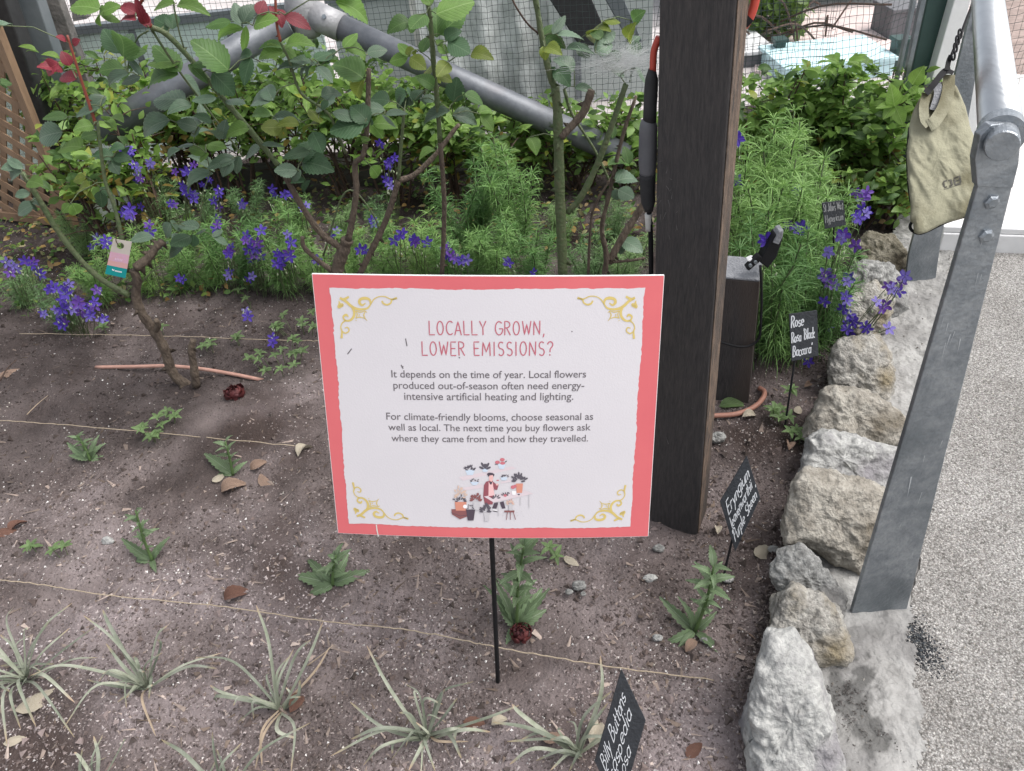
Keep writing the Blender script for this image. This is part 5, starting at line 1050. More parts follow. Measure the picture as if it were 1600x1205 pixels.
for nm, t0, t1, mm in (('pink_band', .36, .60, mpink), ('peach_band', .60, .74, mor), ('teal_band', .74, 1, mteal)):
    b = MB(); b.prism([tq(0, t0 + .001), tq(1, t0 + .001), tq(1, t1), tq(0, t1)], (0, .0008, 0)); b.build(nm, mm, tt)
b = MB()
for st in strokes("SOLANA"[:0] + "", .05): pass
R = random.Random(4)
b.add([tq(.28, .81, .0006), tq(.36, .835, .0006), tq(.40, .815, .0006), tq(.40, .865, .0006), tq(.30, .855, .0006)], [(0, 1, 3, 4), (1, 2, 3)])
for k in range(7): x = .44 + k * .05; b.add([tq(x, .835, .0006), tq(x + .035, .835, .0006), tq(x + .035, .872, .0006), tq(x, .872, .0006)], [(0, 1, 2, 3)])
b.build('white_print', MT['core'], tt)
b = MB()
for k in range(5): x = .32 + k * .08; b.add([tq(x, .50, .0006), tq(x + .05, .50, .0006), tq(x + .05, .56, .0006), tq(x, .56, .0006)], [(0, 1, 2, 3)])
b.build('pale_print', mat('tag_paleprint', (.7, .5, .62), (.7, .5, .62)), tt)
b = MB(); b.tube(smoothpath([tq(.45, .16, .006), tq(.2, .0, .008), tq(.2, -.14, .004), tq(.5, -.1, -.01)], 4), .0013, 6); b.build('tie', MT['twig'], tt, smooth=True)

# spider web: hazy tangle of dewy threads in the leaves by the post
wc = Q(972, 92, 1.86); R = np.random.RandomState(8); VV = []; FF = []
for k in range(520):
    a = wc + R.randn(3) * [.038, .03, .013]; c = wc + R.randn(3) * [.055, .04, .018]; m_ = (a + c) / 2 - [0, 0, .006]
    for p, q in ((a, m_), (m_, c)):
        i = len(VV); s_ = np.cross(nrm(q - p), nrm(C0 - wc)) * .00022; VV += [p - s_, p + s_, q + s_, q - s_]; FF.append((i, i + 1, i + 2, i + 3))
o = part('spider_web', VV, FF, MT['web'], smooth=False); tag(o, 'dusty whitish spider web among grey leaves left of the post', 'spider web'); o['kind'] = 'stuff'

# ------------------------------------------------------------ hedge shrubs
def leafcloud(pts, dirs, L, W, R, cols):
    n = len(pts); d_ = dirs / np.linalg.norm(dirs, axis=1)[:, None]; up = np.array([0, 0, 1.]) + R.randn(n, 3) * .55
    s_ = np.cross(d_, up); s_ /= np.linalg.norm(s_, axis=1)[:, None]; nn_ = np.cross(s_, d_); l = L * (.6 + .8 * R.rand(n, 1)); w_ = W * l / L
    V = np.stack([pts, pts + d_ * l * .35 + s_ * w_ * .5 + nn_ * l * .06, pts + d_ * l * .7 + s_ * w_ * .38 + nn_ * l * .04, pts + d_ * l - nn_ * l * .1, pts + d_ * l * .7 - s_ * w_ * .38 + nn_ * l * .04, pts + d_ * l * .35 - s_ * w_ * .5 + nn_ * l * .06], 1)
    f = np.array([[0, 1, 5, 0], [1, 2, 4, 5], [2, 3, 4, 2]]); f = np.array([[0, 1, 5], [1, 2, 5], [2, 4, 5], [2, 3, 4]])
    Fc = (f[None] + (np.arange(n) * 6)[:, None, None]).reshape(-1, 3); return V.reshape(-1, 3), Fc, np.repeat(cols, 6, 0)
def shrub(px, Y, ytop, spread, nleaf, label, seed, dark=0, nbig=55, yel=.12, group='leafy shrubs along the net'):
    R = np.random.RandomState(seed); hgt = Q(px, ytop, Y)[2] - .03; x = Q(px, 250, Y)[0]; g = np.array([x, Y, 0.0]); t = thing('leafy_shrub', label, 'shrub', g, group)
    b = MB(); tips = []
    for k in range(9):
        a = R.rand() * 6.283; r_ = spread * (.25 + .75 * R.rand()); h_ = hgt * (.62 + .46 * R.rand() ** 1.3); tip = g + [math.cos(a) * r_, math.sin(a) * r_ * .7, h_]; st = g + [R.randn() * .04, R.randn() * .03, -.02]
        P = smoothpath([st, lerp(st, tip, .45) + [R.randn() * .02, 0, h_ * .08], tip], 5); b.tube(P, np.linspace(.0065, .002, len(P)), 6, cap=False); tips.append(P)
        for q in range(6):
            i = R.randint(3, len(P) - 1); e = P[i] + np.array([R.randn(), R.randn() * .8, R.rand() * 1.0]) * spread * .35; b.tube([P[i], lerp(P[i], e, .5) + [0, 0, .01], e], [.0025, .002, .001], 4, cap=False); tips.append(smoothpath([P[i], e], 5))
    b.build('stems', MT['twig'], t, 'stuff', smooth=True)
    pts = []; dirs = []
    for k in range(nleaf):
        P = tips[R.randint(len(tips))]; i = min(len(P) - 1, int(len(P) * (.25 + .75 * R.rand() ** .6))); p = P[i] + R.randn(3) * .018
        if p[2] < (.50 if px < 1020 else .25) * hgt and R.rand() < .88: continue
        pts.append(p); a = R.rand() * 6.283; dirs.append([math.cos(a), math.sin(a), R.randn() * .45 + .1])
    pts = np.array(pts); dirs = np.array(dirs); hrel = np.clip(pts[:, 2] / hgt, 0, 1)
    cols = np.ones((len(pts), 3)) * (1.0 - dark * .35); r_ = R.rand(len(pts)); clump = fbm(pts * 7, 2, seed)
    cols *= (.75 + .5 * R.rand(len(pts), 1)); y_ = (r_ < yel * 1.3) & (clump > .1); cols[y_] *= [1.55, 1.05, .8]
    br = (r_ > 1 - yel) & (hrel < .65); cols[br] = np.array([1.5, .65, .8]) * (.6 + .6 * R.rand(br.sum(), 1))
    V, Fc, C = leafcloud(pts, dirs, .045, .023, R, cols); part('foliage', V, Fc, MT['hed1'], t, 'stuff', col=C)
    idx = np.argsort(-(pts[:, 2] * 1.0 - pts[:, 1] * .8 + R.rand(len(pts)) * .25))[:nbig * 3]; R.shuffle(idx)
    for i in idx[:nbig]:
        p = pts[i] + [0, -.01, .012]; d_ = nrm(dirs[i] + np.array([0, -.3, .2])); L = .045 + .025 * R.rand(); me = LV['h' if R.rand() < .72 - dark * .4 else 'H'][R.randint(2)]
        putleaf(me, p, p + d_ * L, L * .48, np.array([R.randn() * .4, -.5 + R.randn() * .3, 1]), t)
    return t
SH = [(120, 2.86, 178, .20, 520, 'low leafy shrub covering the foot of the left pipe', .15, .25), (215, 2.84, 176, .20, 520, 'low shrub with pipe passing behind it, between lattice and long rose cane', .15, .3), (320, 3.46, 92, .26, 800, 'pale green shrub pressed against the net behind the left pipe', 0, .1), (410, 3.48, 88, .26, 800, 'pale green shrub pressed against the net under the pipe joint', 0, .05), (570, 3.44, 90, .24, 700, 'pale green shrub against the net right of the pipe joint', 0, .05), (660, 3.36, 112, .24, 700, 'pale shrub against the net in front of the plastic sheet', .1, .1), (850, 3.25, 160, .22, 600, 'shrub against the net below the lower part of the right pipe', .2, .1), (95, 3.36, 112, .20, 500, 'yellowing shrub behind the red-tipped rose beside the leaning beams', .0, .3), (190, 3.26, 98, .24, 700, 'yellow-brown shrub under the left pipe', 0, .5), (275, 3.34, 95, .24, 700, 'shrub in front of the foot of the left pipe, second from the lattice', 0, .3),
      (360, 3.26, 98, .24, 750, 'bright green shrub under the sloping left pipe', 0, .12), (440, 3.28, 92, .22, 700, 'bright green shrub directly below the pipe joint', 0, .1), (530, 3.14, 95, .24, 750, 'shrub right of the pipe joint, with pale pavement showing below', 0, .1),
      (610, 3.08, 120, .24, 750, 'shrub left of the tall straight rose cane', .2, .12), (700, 2.98, 148, .26, 900, 'brown-stemmed shrub in the centre with bare dark twigs', .5, .22), (790, 2.98, 165, .24, 700, 'shrub below the right-hand pipe with trailing dark twigs', .4, .18),
      (905, 3.0, 170, .22, 650, 'shrub at the low end of the right-hand pipe', .3, .1), (985, 2.95, 160, .2, 600, 'dark shrub squeezed against the left side of the square post', .5, .1),
      (1175, 2.80, 100, .20, 800, 'tall light green shrub touching the right side of the square post', 0, .1), (1240, 2.85, 108, .22, 900, 'shrub with orange-brown patches below the white-lidded box', 0, .35), (1300, 2.78, 98, .22, 900, 'tallest green shrub in front of the turquoise bench', .1, .1),
      (1365, 2.72, 118, .22, 900, 'shrub with large bright leaves beside the dark door jamb', .1, .1), (1290, 2.62, 215, .28, 800, 'low dark shrub above the faded Hypericum label', .7, .25), (1380, 2.50, 235, .2, 600, 'low dark shrub behind the mossy stone', .8, .1)]
for i, (px, Y, h_, s_, nl, lb, dk, ye) in enumerate(SH): shrub(px, Y, h_, s_, int(nl * 1.25), lb, 40 + i, dk, 48, ye)
# hand-placed big leaves near the bag
sh = thing('leafy_sprig', 'sprig with three bright pointed leaves reaching toward the bag strap', 'shrub', G(1410, 330))
for x0, y0, x1, y1, w_ in [(1425, 133, 1443, 104, 20), (1424, 136, 1432, 146, 12), (1430, 132, 1447, 124, 8), (1398, 168, 1392, 132, 20), (1396, 165, 1380, 186, 14), (1398, 165, 1412, 196, 18), (1402, 160, 1420, 150, 9), (1396, 162, 1370, 168, 10), (1410, 172, 1430, 168, 9)]:
    B = Q(x0, y0, 2.55); T = Q(x1, y1, 2.52); putleaf(LV['h'][0], B, T, w_ * 2.6 / F * 1.3, nrm(C0 - B) + [0, 0, .3], sh)
b = MB(); b.tube(smoothpath([Q(x, y, 2.56) for x, y in [(1424, 136), (1405, 160), (1396, 200), (1390, 260), (1400, 340)]], 4), .002, 5); b.build('stem', MT['stemg'], sh, smooth=True)
# trailing background plant seen through the right net
b = MB(); R = random.Random(9)
tw = thing('bare_creeper', 'twiggy dark creeper on the ground behind the right net', 'creeper', G(1230, 70))
for k in range(16):
    x0 = R.uniform(1170, 1300); p = G(x0, R.uniform(40, 80)); q = p + np.array([R.uniform(-.5, .7), R.uniform(-.6, .3), R.uniform(.05, .35)]); b.tube(smoothpath([p, (p + q) / 2 + [0, 0, .08], q], 4), .006, 5)
b.build('twigs', MT['twig'], tw, 'stuff', smooth=True)
RR = np.random.RandomState(4); n_ = 700; c_ = np.stack([RR.uniform(1155, 1250, n_), RR.uniform(20, 62, n_)], 1); pts = np.array([G(a, b_) for a, b_ in c_]); pts[:, 2] = RR.rand(n_) * .25
V, Fc, C = leafcloud(pts, RR.randn(n_, 3), .07, .04, RR, np.ones((n_, 3)) * .55); part('foliage', V, Fc, MT['hed1'], tw, 'stuff', col=C)

# ------------------------------------------------------------ larkspur (feathery) with violet flowers
def featherdata(seed, ns=8, hgt=1.0, whorls=14, fil=16):
    R = np.random.RandomState(seed); V = []; Fc = []; SV_ = MB()
    for s_ in range(ns):
        a = R.rand() * 6.283; tip = np.array([math.cos(a) * .40 * R.rand() ** .5, math.sin(a) * .40 * R.rand() ** .5, .7 + .3 * R.rand()]); st = np.array([R.randn() * .05, R.randn() * .05, 0])
        P = smoothpath([st, lerp(st, tip, .5) + R.randn(3) * .03, tip], 8); SV_.tube(P, np.linspace(.010, .005, len(P)), 4, cap=False)
        for k in range(whorls):
            i = min(len(P) - 1, 2 + int((len(P) - 2) * (k + R.rand()) / whorls)); c = P[i]; rad = .20 * (1 - .35 * k / whorls) * (.8 + .4 * R.rand())
            for f_ in range(fil):
                q = 6.283 * (f_ + R.rand() * .6) / fil; el = R.uniform(-.1, .9); d_ = np.array([math.cos(q) * math.cos(el), math.sin(q) * math.cos(el), math.sin(el)])
                l = rad * (.6 + .6 * R.rand()); p0, p1 = c, c + d_ * l * .5; p2 = c + d_ * l * .85 + [0, 0, -l * .12]; p3 = c + d_ * l * 1.02 + [0, 0, -l * .55]; sd_ = nrm(np.cross(d_, R.randn(3))) * .0032
                b_ = len(V); V += [p0 - sd_, p0 + sd_, p1 + sd_, p1 - sd_, p2 + sd_ * .7, p2 - sd_ * .7, p3]; Fc += [(b_, b_ + 1, b_ + 2, b_ + 3), (b_ + 3, b_ + 2, b_ + 4, b_ + 5), (b_ + 5, b_ + 4, b_ + 6)]
    return V, Fc, SV_
FE = []
for sd_i in range(4):
    V, Fc, SV_ = featherdata(60 + sd_i); FE.append((rawmesh('foliage', V, Fc, MT['feath']), rawmesh('foliage', V, Fc, MT['feathl']), rawmesh('stems', SV_.V, SV_.F, MT['stemg'])))
def flowerdata(m, seed):
    R = random.Random(seed); V = []; Fc = []
    for k in range(5):
        a = 6.283 * k / 5 + R.uniform(-.15, .15); d_ = np.array([math.cos(a), math.sin(a), 0]); s_ = np.array([-math.sin(a), math.cos(a), 0]); z = R.uniform(.1, .4); b_ = len(V)
        V += [d_ * .08, d_ * .45 + s_ * .27 + [0, 0, z * .5], d_ * .85 + s_ * .22 + [0, 0, z * .7], d_ * 1.1 + [0, 0, z * .6], d_ * .85 - s_ * .22 + [0, 0, z * .7], d_ * .45 - s_ * .27 + [0, 0, z * .5], d_ * .55 + [0, 0, z * .3]]
        Fc += [(b_, b_ + 1, b_ + 6), (b_ + 1, b_ + 2, b_ + 6), (b_ + 2, b_ + 3, b_ + 6), (b_ + 3, b_ + 4, b_ + 6), (b_ + 4, b_ + 5, b_ + 6), (b_ + 5, b_, b_ + 6)]
    for k in range(3):
        a = 2.1 * k + .4; d_ = np.array([math.cos(a), math.sin(a), 0]); b_ = len(V); V += [(0, 0, .1), d_ * .3 + np.array([0, 0, .5]), np.array([0, 0, .4]) + d_ * .1]; Fc += [(b_, b_ + 1, b_ + 2)]
    b_ = len(V); V += [(.08, 0, 0), (-.04, .07, 0), (-.04, -.07, 0), (0, 0, -1.0)]; Fc += [(b_, b_ + 1, b_ + 3), (b_ + 1, b_ + 2, b_ + 3), (b_ + 2, b_, b_ + 3)]
    return rawmesh('flower', V, Fc, m, smooth=False)
FL = [flowerdata(mat('faded_violet_petal', (.14, .11, .40), (.19, .15, .46), 60, .6, transl=.3), 4), flowerdata(MT['violet'], 5), flowerdata(MT['violet'], 1), flowerdata(MT['violet'], 2), flowerdata(MT['violet2'], 3)]
LK = []
def lark(px, py, hgt, label, wide=1.0, light=0):
    g = G(px, py); g[2] = SZ(g[0], g[1]) - .005; t = thing('larkspur_plant', label, 'flowering plant', g, 'feathery larkspur plants'); k = len(LK) % 4; rz = random.random() * 6.28
    for j, me in enumerate((FE[k][1 if light else 0], FE[k][2])):
        o = bpy.data.objects.new('foliage' if j == 0 else 'stems', me); COL.objects.link(o); o.parent = t; o.scale = (hgt * wide, hgt * wide, hgt); o.rotation_euler = (0, 0, rz); o['kind'] = 'stuff'
    LK.append((t, g, px, hgt)); return t
def where(px, py):
    return None
LKS = [(108, 512, .17, 'low larkspur with dense violet flowers nearest the left edge', 1.2, 1), (45, 478, .17, 'small larkspur in front of the lattice', 1.1, 1), (165, 470, .20, 'larkspur left of the paper tag, close to the rose trunk', 1.2, 0), (140, 400, .20, 'larkspur between the lattice foot and the greenish slab', 1.1, 1),
 (235, 462, .26, 'larkspur right behind the paper tag rose trunk', 1.1, 0), (290, 452, .26, 'larkspur under the grey-leaved low rose sprays', 1.1, 0), (340, 450, .27, 'larkspur with a violet cluster left of the sign', 1.1, 0), (392, 446, .27, 'larkspur with the densest violet spike left of the sign', 1.1, 0), (448, 455, .28, 'larkspur just outside the upper left sign corner', 1.1, 0),
 (262, 385, .30, 'larkspur behind the greenish slab on the right', 1.1, 1), (330, 372, 0.20, 'paler larkspur in the second row left of the long cane', 1.1, 1), (400, 365, 0.20, 'paler larkspur in the second row below the long cane', 1.1, 1), (470, 380, 0.20, 'larkspur behind the knotted rose trunk', 1.1, 0),
 (500, 448, .24, 'larkspur behind the upper left corner of the sign', 1.1, 0), (560, 452, .24, 'larkspur between the two forked rose stems', 1.1, 0), (615, 455, .24, 'larkspur with purple flowers behind the word LOCALLY', 1.1, 0), (670, 450, .26, 'larkspur with a deep purple cluster above the sign title', 1.1, 0), (725, 452, .28, 'lush larkspur above the middle of the sign', 1.15, 0),
 (780, 450, .28, 'lush larkspur left of the thick green rose stem', 1.15, 0), (835, 455, .27, 'larkspur touching the thick green rose stem', 1.1, 0), (920, 455, .22, 'larkspur right of the thick green rose stem', 1.1, 1), (970, 450, .22, 'larkspur at the left side of the power cable', 1.1, 1),
 (735, 395, .36, 'tall feathery larkspur in the centre of the bed', 1.1, 0), (805, 390, .40, 'tallest feathery larkspur below the right-hand pipe', 1.0, 0), (600, 385, 0.18, 'larkspur in the back row left of centre', 1.1, 1), (540, 372, 0.16, 'larkspur in the back row behind the forked stems', 1.1, 1), (880, 375, 0.16, 'larkspur in the back row behind the thick stem', 1.1, 1), (960, 375, 0.16, 'larkspur in the back row near the square post', 1.1, 1),
 (1185, 560, .40, 'bright feathery larkspur behind the low bollard', 1.0, 0), (1225, 560, .42, 'bright feathery larkspur left of the Rose label', 1.0, 0), (1262, 548, .36, 'feathery larkspur right behind the Rose label', .9, 0), (1170, 490, .46, 'tall feathery larkspur against the right side of the square post', 1.0, 0), (1215, 480, .46, 'tall feathery larkspur behind the clip lamp', 1.0, 0), (1236, 478, .40, 'tall feathery larkspur in front of the Hypericum label', .9, 0),
 (1165, 425, .50, 'feathery larkspur in the back row by the square post', .9, 0), (1215, 415, .48, 'feathery larkspur in the back row behind the clip lamp', .9, 0), (1290, 530, .22, 'sparse larkspur with long flower stalks over the stone edging', .8, 1), (1240, 425, .40, 'larkspur with curly seed pods above the clip lamp', .6, 1)]
for a in LKS: lark(a[0], a[1], a[2], a[3], a[4], a[5])
def fpts(s_, fx): return [fx(*map(float, q.split())) for q in s_.split(';')]
flowers = fpts("605 700;612 725;625 775;705 765;650 850;660 840;890 805;880 812;825 808;985 845;1035 915;1030 895;870 900;910 935;920 925;1030 975;1140 960;1025 1060;1015 1075;1230 1085;665 970;815 965;600 1010;620 1012;455 1120;462 1140;500 1150;1080 1180;1160 1130;1185 1150;1200 1170;1210 1200;1170 1175;1310 1195;1340 920;1280 890;1440 965;1370 1140;700 1060;580 1005", lambda x, y: (x * .332, y * .332))
flowers += fpts("60 100;45 130;75 115;130 80;145 95;170 120;185 140;235 190;225 205;295 200;310 215;300 270;290 260;250 300;265 315;190 310;200 320;355 270;365 285;350 260;420 265;428 280;410 320;395 330;465 340;450 350;275 355;280 375;360 310;430 210;320 285;820 165;1020 150;1130 150;1250 60;1240 90;1255 100;1150 30;1140 50;1170 60;1300 60;1420 70;1025 40;1105 310;1225 425", lambda x, y: (x * .3485, 380 + y * .3485))
flowers += fpts("365 700;355 715;380 690;355 800;345 780;365 815;285 965;290 975;415 1020;410 1035;465 1050;480 1060;380 1050;130 1010;230 1090;40 1135;615 1080;610 1095;640 1120;650 1135;680 1140;700 1135;620 1110;990 1190;880 1150;520 1060;320 625", lambda x, y: (480 + x * .3569, y * .3569))
flowers += fpts("115 95;110 80;120 430;105 415;330 870;345 880;500 770;515 760;610 760;615 775;545 530;1090 545;1095 525;1120 650;1120 670;1060 710;1035 700;930 840;920 860;945 830;1040 920;820 970;800 1150;815 1165;980 1170;1420 1160", lambda x, y: (1130 + x * .2, 200 + y * .2))
flowers += fpts("610 40;605 150;600 140;615 185;705 160;700 175;695 260;690 240;595 260;900 205;885 195;935 220;875 280;860 290;735 355;725 345;780 370;790 385;710 395;700 385;885 380;960 150;525 535;665 295;610 375", lambda x, y: (1080 + x * .3485, 380 + y * .3485))
R = random.Random(12); pedi = {}
flowers += [(x + R.uniform(-11, 11), y + R.uniform(-11, 11)) for x, y in list(flowers) if R.random() < (.7 if x < 460 else .35)]
for fx, fy in flowers:
    # the plant this flower belongs to: nearest stalk whose span covers the spot
    best = min(LK, key=lambda q: abs(q[2] - fx) / 40 + abs(proj(q[1] + [0, 0, q[3] * .75])[1] - fy) / 70); t, g, pxx, hh = best
    yy = g[1] - R.uniform(.07, .17); P = Q(fx + R.uniform(-1, 1), fy + R.uniform(-1, 1), yy)
    if P[2] < .02: P = G(fx, fy, .03)
    r_ = R.uniform(.015, .021); o = bpy.data.objects.new('flower', R.choice(FL if fx < 1500 else FL)); COL.objects.link(o); o.parent = t
    nd_ = nrm(nrm(C0 - P) + np.array([R.uniform(-.7, .7), R.uniform(-.3, .3), R.uniform(-.5, .4)])); q = Vector(nd_).to_track_quat('Z', 'Y'); o.rotation_mode = 'QUATERNION'; o.rotation_quaternion = q; o.location = Vector(P) - t.location; o.scale = (r_,) * 3
    pedi.setdefault(t.name, (t, g, hh, []))[3].append(P)
for t, g, hh, Ps in pedi.values():
    b = MB()
    for P in Ps:
        s0 = g + np.array([(P[0] - g[0]) * .5 + R.uniform(-.02, .02), (P[1] - g[1]) * .4, 0]); mdl = lerp(s0, P, .6) + np.array([R.uniform(-.015, .015), 0, .0]); b.tube(smoothpath([s0, mdl, P], 4), .0012, 4, cap=False)
        for k in range(2):   # pale buds along the stalk
            q = lerp(mdl, P, R.uniform(.2, .95)) + np.array([R.uniform(-.012, .012), -.004, R.uniform(0, .012)]); b.tube([q, q + [0, 0, .004], q + [R.uniform(-.004, .004), 0, .011]], [.001, .0028, .0008], 5, m=1)
    b.build('flower_stalks', [MT['stemg'], MT['bud']], t, 'stuff', smooth=True)
# low mixed litter and seedlings below the shrubs
RR = np.random.RandomState(14); n_ = 3800; pts = np.stack([RR.uniform(-2.3, 1.5, n_), RR.uniform(2.42, 3.25, n_), np.zeros(n_)], 1); pts = pts[pts[:, 0] < edgex(pts[:, 1]) - .05]; pts[:, 2] = .01 + RR.rand(len(pts)) ** 2 * .07
cols = np.array([[.8, .9, 1], [.6, .7, .8], [2.6, 1.0, 1.6], [2.0, 1.1, 2.4], [1.2, 1.1, 1]])[RR.randint(5, size=len(pts))] * (.4 + .6 * RR.rand(len(pts), 1))
V, Fc, C = leafcloud(pts, np.concatenate([RR.randn(len(pts), 2), RR.rand(len(pts), 1) * .5], 1), .028, .014, RR, cols); o = part('leaf_litter', V, Fc, MT['hed1'], None, 'stuff', col=C)

# ------------------------------------------------------------ strap-leaved plants in the foreground
def blade(t, B, T, w_, lift, m='strap', seed=0, droop=0):
    R = random.Random(seed); B = np.asarray(B); T = np.asarray(T); mid_ = lerp(B, T, R.uniform(.45, .65)) + np.array([R.uniform(-.022, .022), R.uniform(-.018, .018), lift * R.uniform(.7, 1.3)]); P = smoothpath([B, mid_, T], 7); n_ = len(P); V = []; tw0 = R.uniform(-.5, .5); uv = []
    for i, p in enumerate(P):
        t_ = i / (n_ - 1); d_ = nrm(P[min(i + 1, n_ - 1)] - P[max(i - 1, 0)]); s_ = nrm(np.cross(d_, [0, 0, 1]) + np.array([0, 0, tw0 * t_])); wv_ = w_ * (.45 + .55 * math.sin(math.pi * min(1, t_ * .9 + .1) ** .8) if t_ < .98 else .12); nn_ = np.cross(s_, d_)
        V += [p - s_ * wv_ / 2 + nn_ * wv_ * .18, p, p + s_ * wv_ / 2 + nn_ * wv_ * .18]; uv += [(t_, 0), (t_, .5), (t_, 1)]
    Fc = [(3 * i + k, 3 * i + k + 1, 3 * i + k + 4, 3 * i + k + 3) for i in range(n_ - 1) for k in (0, 1)]
    me = rawmesh('leaf', np.array(V) - B, Fc, MT[m], uv=uv); o = bpy.data.objects.new('leaf', me); COL.objects.link(o); o.parent = t; o.location = Vector(B) - t.location; return o
def strapplant(base, tips, label, fx, seed, extra=10, sc=1.0, wpx=11):
    R = random.Random(seed); bx, by = fx(*base); g = G(bx, by); g[2] = SZ(g[0], g[1]); t = thing('strap_leaved_plant', label, 'plant', g, 'grey-green strap-leaved plants in the front row')
    for i, tp in enumerate(tips):
        x, y = fx(tp[0], tp[1]); z = tp[2] if len(tp) > 2 else (.015 if y > by - 12 else min(.14, (by - y) * .0009)); T = G(x, y, z + g[2] + .004); Lh_ = np.linalg.norm(T - g); dry = len(tp) > 3
        blade(t, g + np.array([R.uniform(-.008, .008), R.uniform(-.008, .008), 0]), T, wpx * .00070 * (.7 if dry else R.uniform(.7, 1.1)), Lh_ * (.32 if y > by - 12 else .12), 'strapd' if dry else 'strap', seed * 50 + i)
    for i in range(extra // 2 + 2):
        a = R.uniform(0, 6.283); r_ = R.uniform(.03, .09) * sc; T = g + np.array([math.cos(a) * r_, math.sin(a) * r_, R.uniform(.01, .10) * sc]); blade(t, g, T, R.uniform(.003, .007), .03, 'strap', seed * 90 + i)
    return t
s7 = lambda x, y: (x * .3528, 780 + y * .3528)
s8 = lambda x, y: (500 + x * .375, 780 + y * .375)
strapplant((110, 790), [(320, 460, .12), (235, 520, .10), (62, 475, .12), (0, 600), (-60, 520, .1), (425, 562, .08), (432, 702, .05), (200, 690, .10), (240, 730, .05), (0, 740), (-40, 810), (330, 1055), (330, 900), (160, 1008), (92, 1018), (30, 1085), (310, 570, .08), (0, 800), (70, 870)], 'largest grassy plant at the left edge of the front row', s7, 1, 16)
strapplant((650, 840), [(370, 515, .12), (455, 490, .12), (470, 640, .07), (740, 560, .11), (700, 620, .10), (135, 782, .10), (385, 800), (280, 1015), (660, 885, .05), (985, 680, .03), (960, 750), (690, 1050, .004, 1), (560, 880), (520, 900), (720, 680, .08)], 'grassy plant second from the left in the front row', s7, 2, 14)
strapplant((1235, 930), [(1135, 470, .16), (865, 700, .08), (930, 825, .05), (960, 900), (1430, 545, .13), (1380, 620, .1), (1460, 655, .03, 1), (1310, 1060), (1290, 1205), (1130, 1195, .004, 1), (1160, 1180, .004, 1), (1100, 860), (1330, 800, .06), (1330, 860, .03)], 'grassy plant third from the left with a brown leaf beside it', s7, 3, 12)
strapplant((445, 985), [(195, 610, .15), (125, 845, .06), (130, 1000, .05), (45, 1070, .03), (300, 1060), (370, 1130), (480, 1135), (590, 1080), (710, 970, .04), (640, 760, .11), (520, 790, .12), (830, 860, .09), (560, 1010, .02), (620, 1010, .015, 1), (180, 1110, .004), (400, 930, .08), (330, 890, .08)], 'wide grassy plant below the sign, left of its stake', s8, 4, 16)
strapplant((1080, 1075), [(1168, 652, .16), (720, 930, .09), (800, 855, .10), (840, 1000, .05), (790, 1105, .03), (960, 1130), (1200, 850, .09), (1215, 800, .10), (1010, 960, .07), (900, 1090, .02), (780, 1010, .05)], 'grassy plant partly behind the Billy Buttons label', s8, 5, 10)
strapplant((440, 1290), [(365, 1105, .03), (415, 1050, .06), (330, 1120, .03), (480, 1240)], 'grassy plant only just showing at the lower left bottom edge', s7, 6, 6)
strapplant((1000, 1300), [(715, 1065, .06), (940, 1030, .12), (1070, 1080, .1), (1375, 990, .08), (960, 1150, .06), (1180, 1200, .04)], 'grassy plant cut off by the bottom edge below the third one', s7, 7, 6)

# ------------------------------------------------------------ toothed seedlings
def seedling(base, top, basal, label, tuft=9, tlen=.035, seed=1, group='toothed seedlings in the bed'):
    R = random.Random(seed); g = G(*base); g[2] = SZ(g[0], g[1]); t = thing('seedling', label, 'seedling', g, group)
    if top:
        tpp = Q(top[0], top[1], g[1] + .01); b = MB(); P = smoothpath([g, lerp(g, tpp, .5) + [R.uniform(-.006, .006), 0, 0], tpp], 5); b.tube(P, np.linspace(.004, .002, len(P)), 6); b.build('stem', MT['weed'], t, smooth=True)
        for k in range(tuft):
            i = int(len(P) * (.35 + .65 * k / tuft)); i = min(i, len(P) - 1); a = 2.4 * k + R.uniform(-.3, .3); el = R.uniform(.0, .7); L = tlen * R.uniform(.55, 1.15)
            d_ = np.array([math.cos(a) * math.cos(el), math.sin(a) * math.cos(el), math.sin(el)]); putleaf(LV['s'][k % 2], P[i], P[i] + d_ * L, L * R.uniform(.26, .38), np.array([0, -.3, 1.]), t)
    for k, (x, y, z, w_) in enumerate(basal):
        T = G(x, y, z + g[2] + .006); B = g + [0, 0, .006]; L = np.linalg.norm(T - B); putleaf(LV['s'][k % 2], B, T, w_ * proj(T)[2] / F * .95, np.array([R.uniform(-.5, .5), -.5, 1.]), t)
seedling((808, 985), (818, 852), [(780, 945, .03, 20), (850, 955, .03, 24), (790, 1005, 0, 16), (845, 925, .06, 24), (775, 905, .07, 16), (830, 905, .08, 20), (858, 920, .06, 16), (760, 910, .06, 12)], 'tall spiky seedling just right of the sign stake', 22, .055, 1)
seedling((1085, 992), (1115, 885), [(1030, 933, .04, 18), (1040, 1005, 0, 16), (1140, 1030, 0, 14), (1070, 935, .06, 14), (1060, 1010, 0, 12), (1118, 960, .04, 14), (1100, 935, .05, 14)], 'spiky seedling below the Eryngium label', 20, .042, 2)
seedling((518, 910), (525, 868), [(458, 897, .01, 24), (474, 865, .03, 16), (578, 890, .01, 20), (480, 930, 0, 18), (545, 865, .03, 16), (500, 925, 0, 14), (560, 900, 0, 12)], 'leafy rosette seedling below the lower left sign corner', 12, .04, 3)
seedling((240, 880), (212, 798), [(185, 840, .03, 16), (202, 872, 0, 14), (262, 838, .04, 14), (250, 850, .03, 12), (243, 893, 0, 10)], 'upright seedling left of the sign with broad toothed leaves', 14, .034, 4)
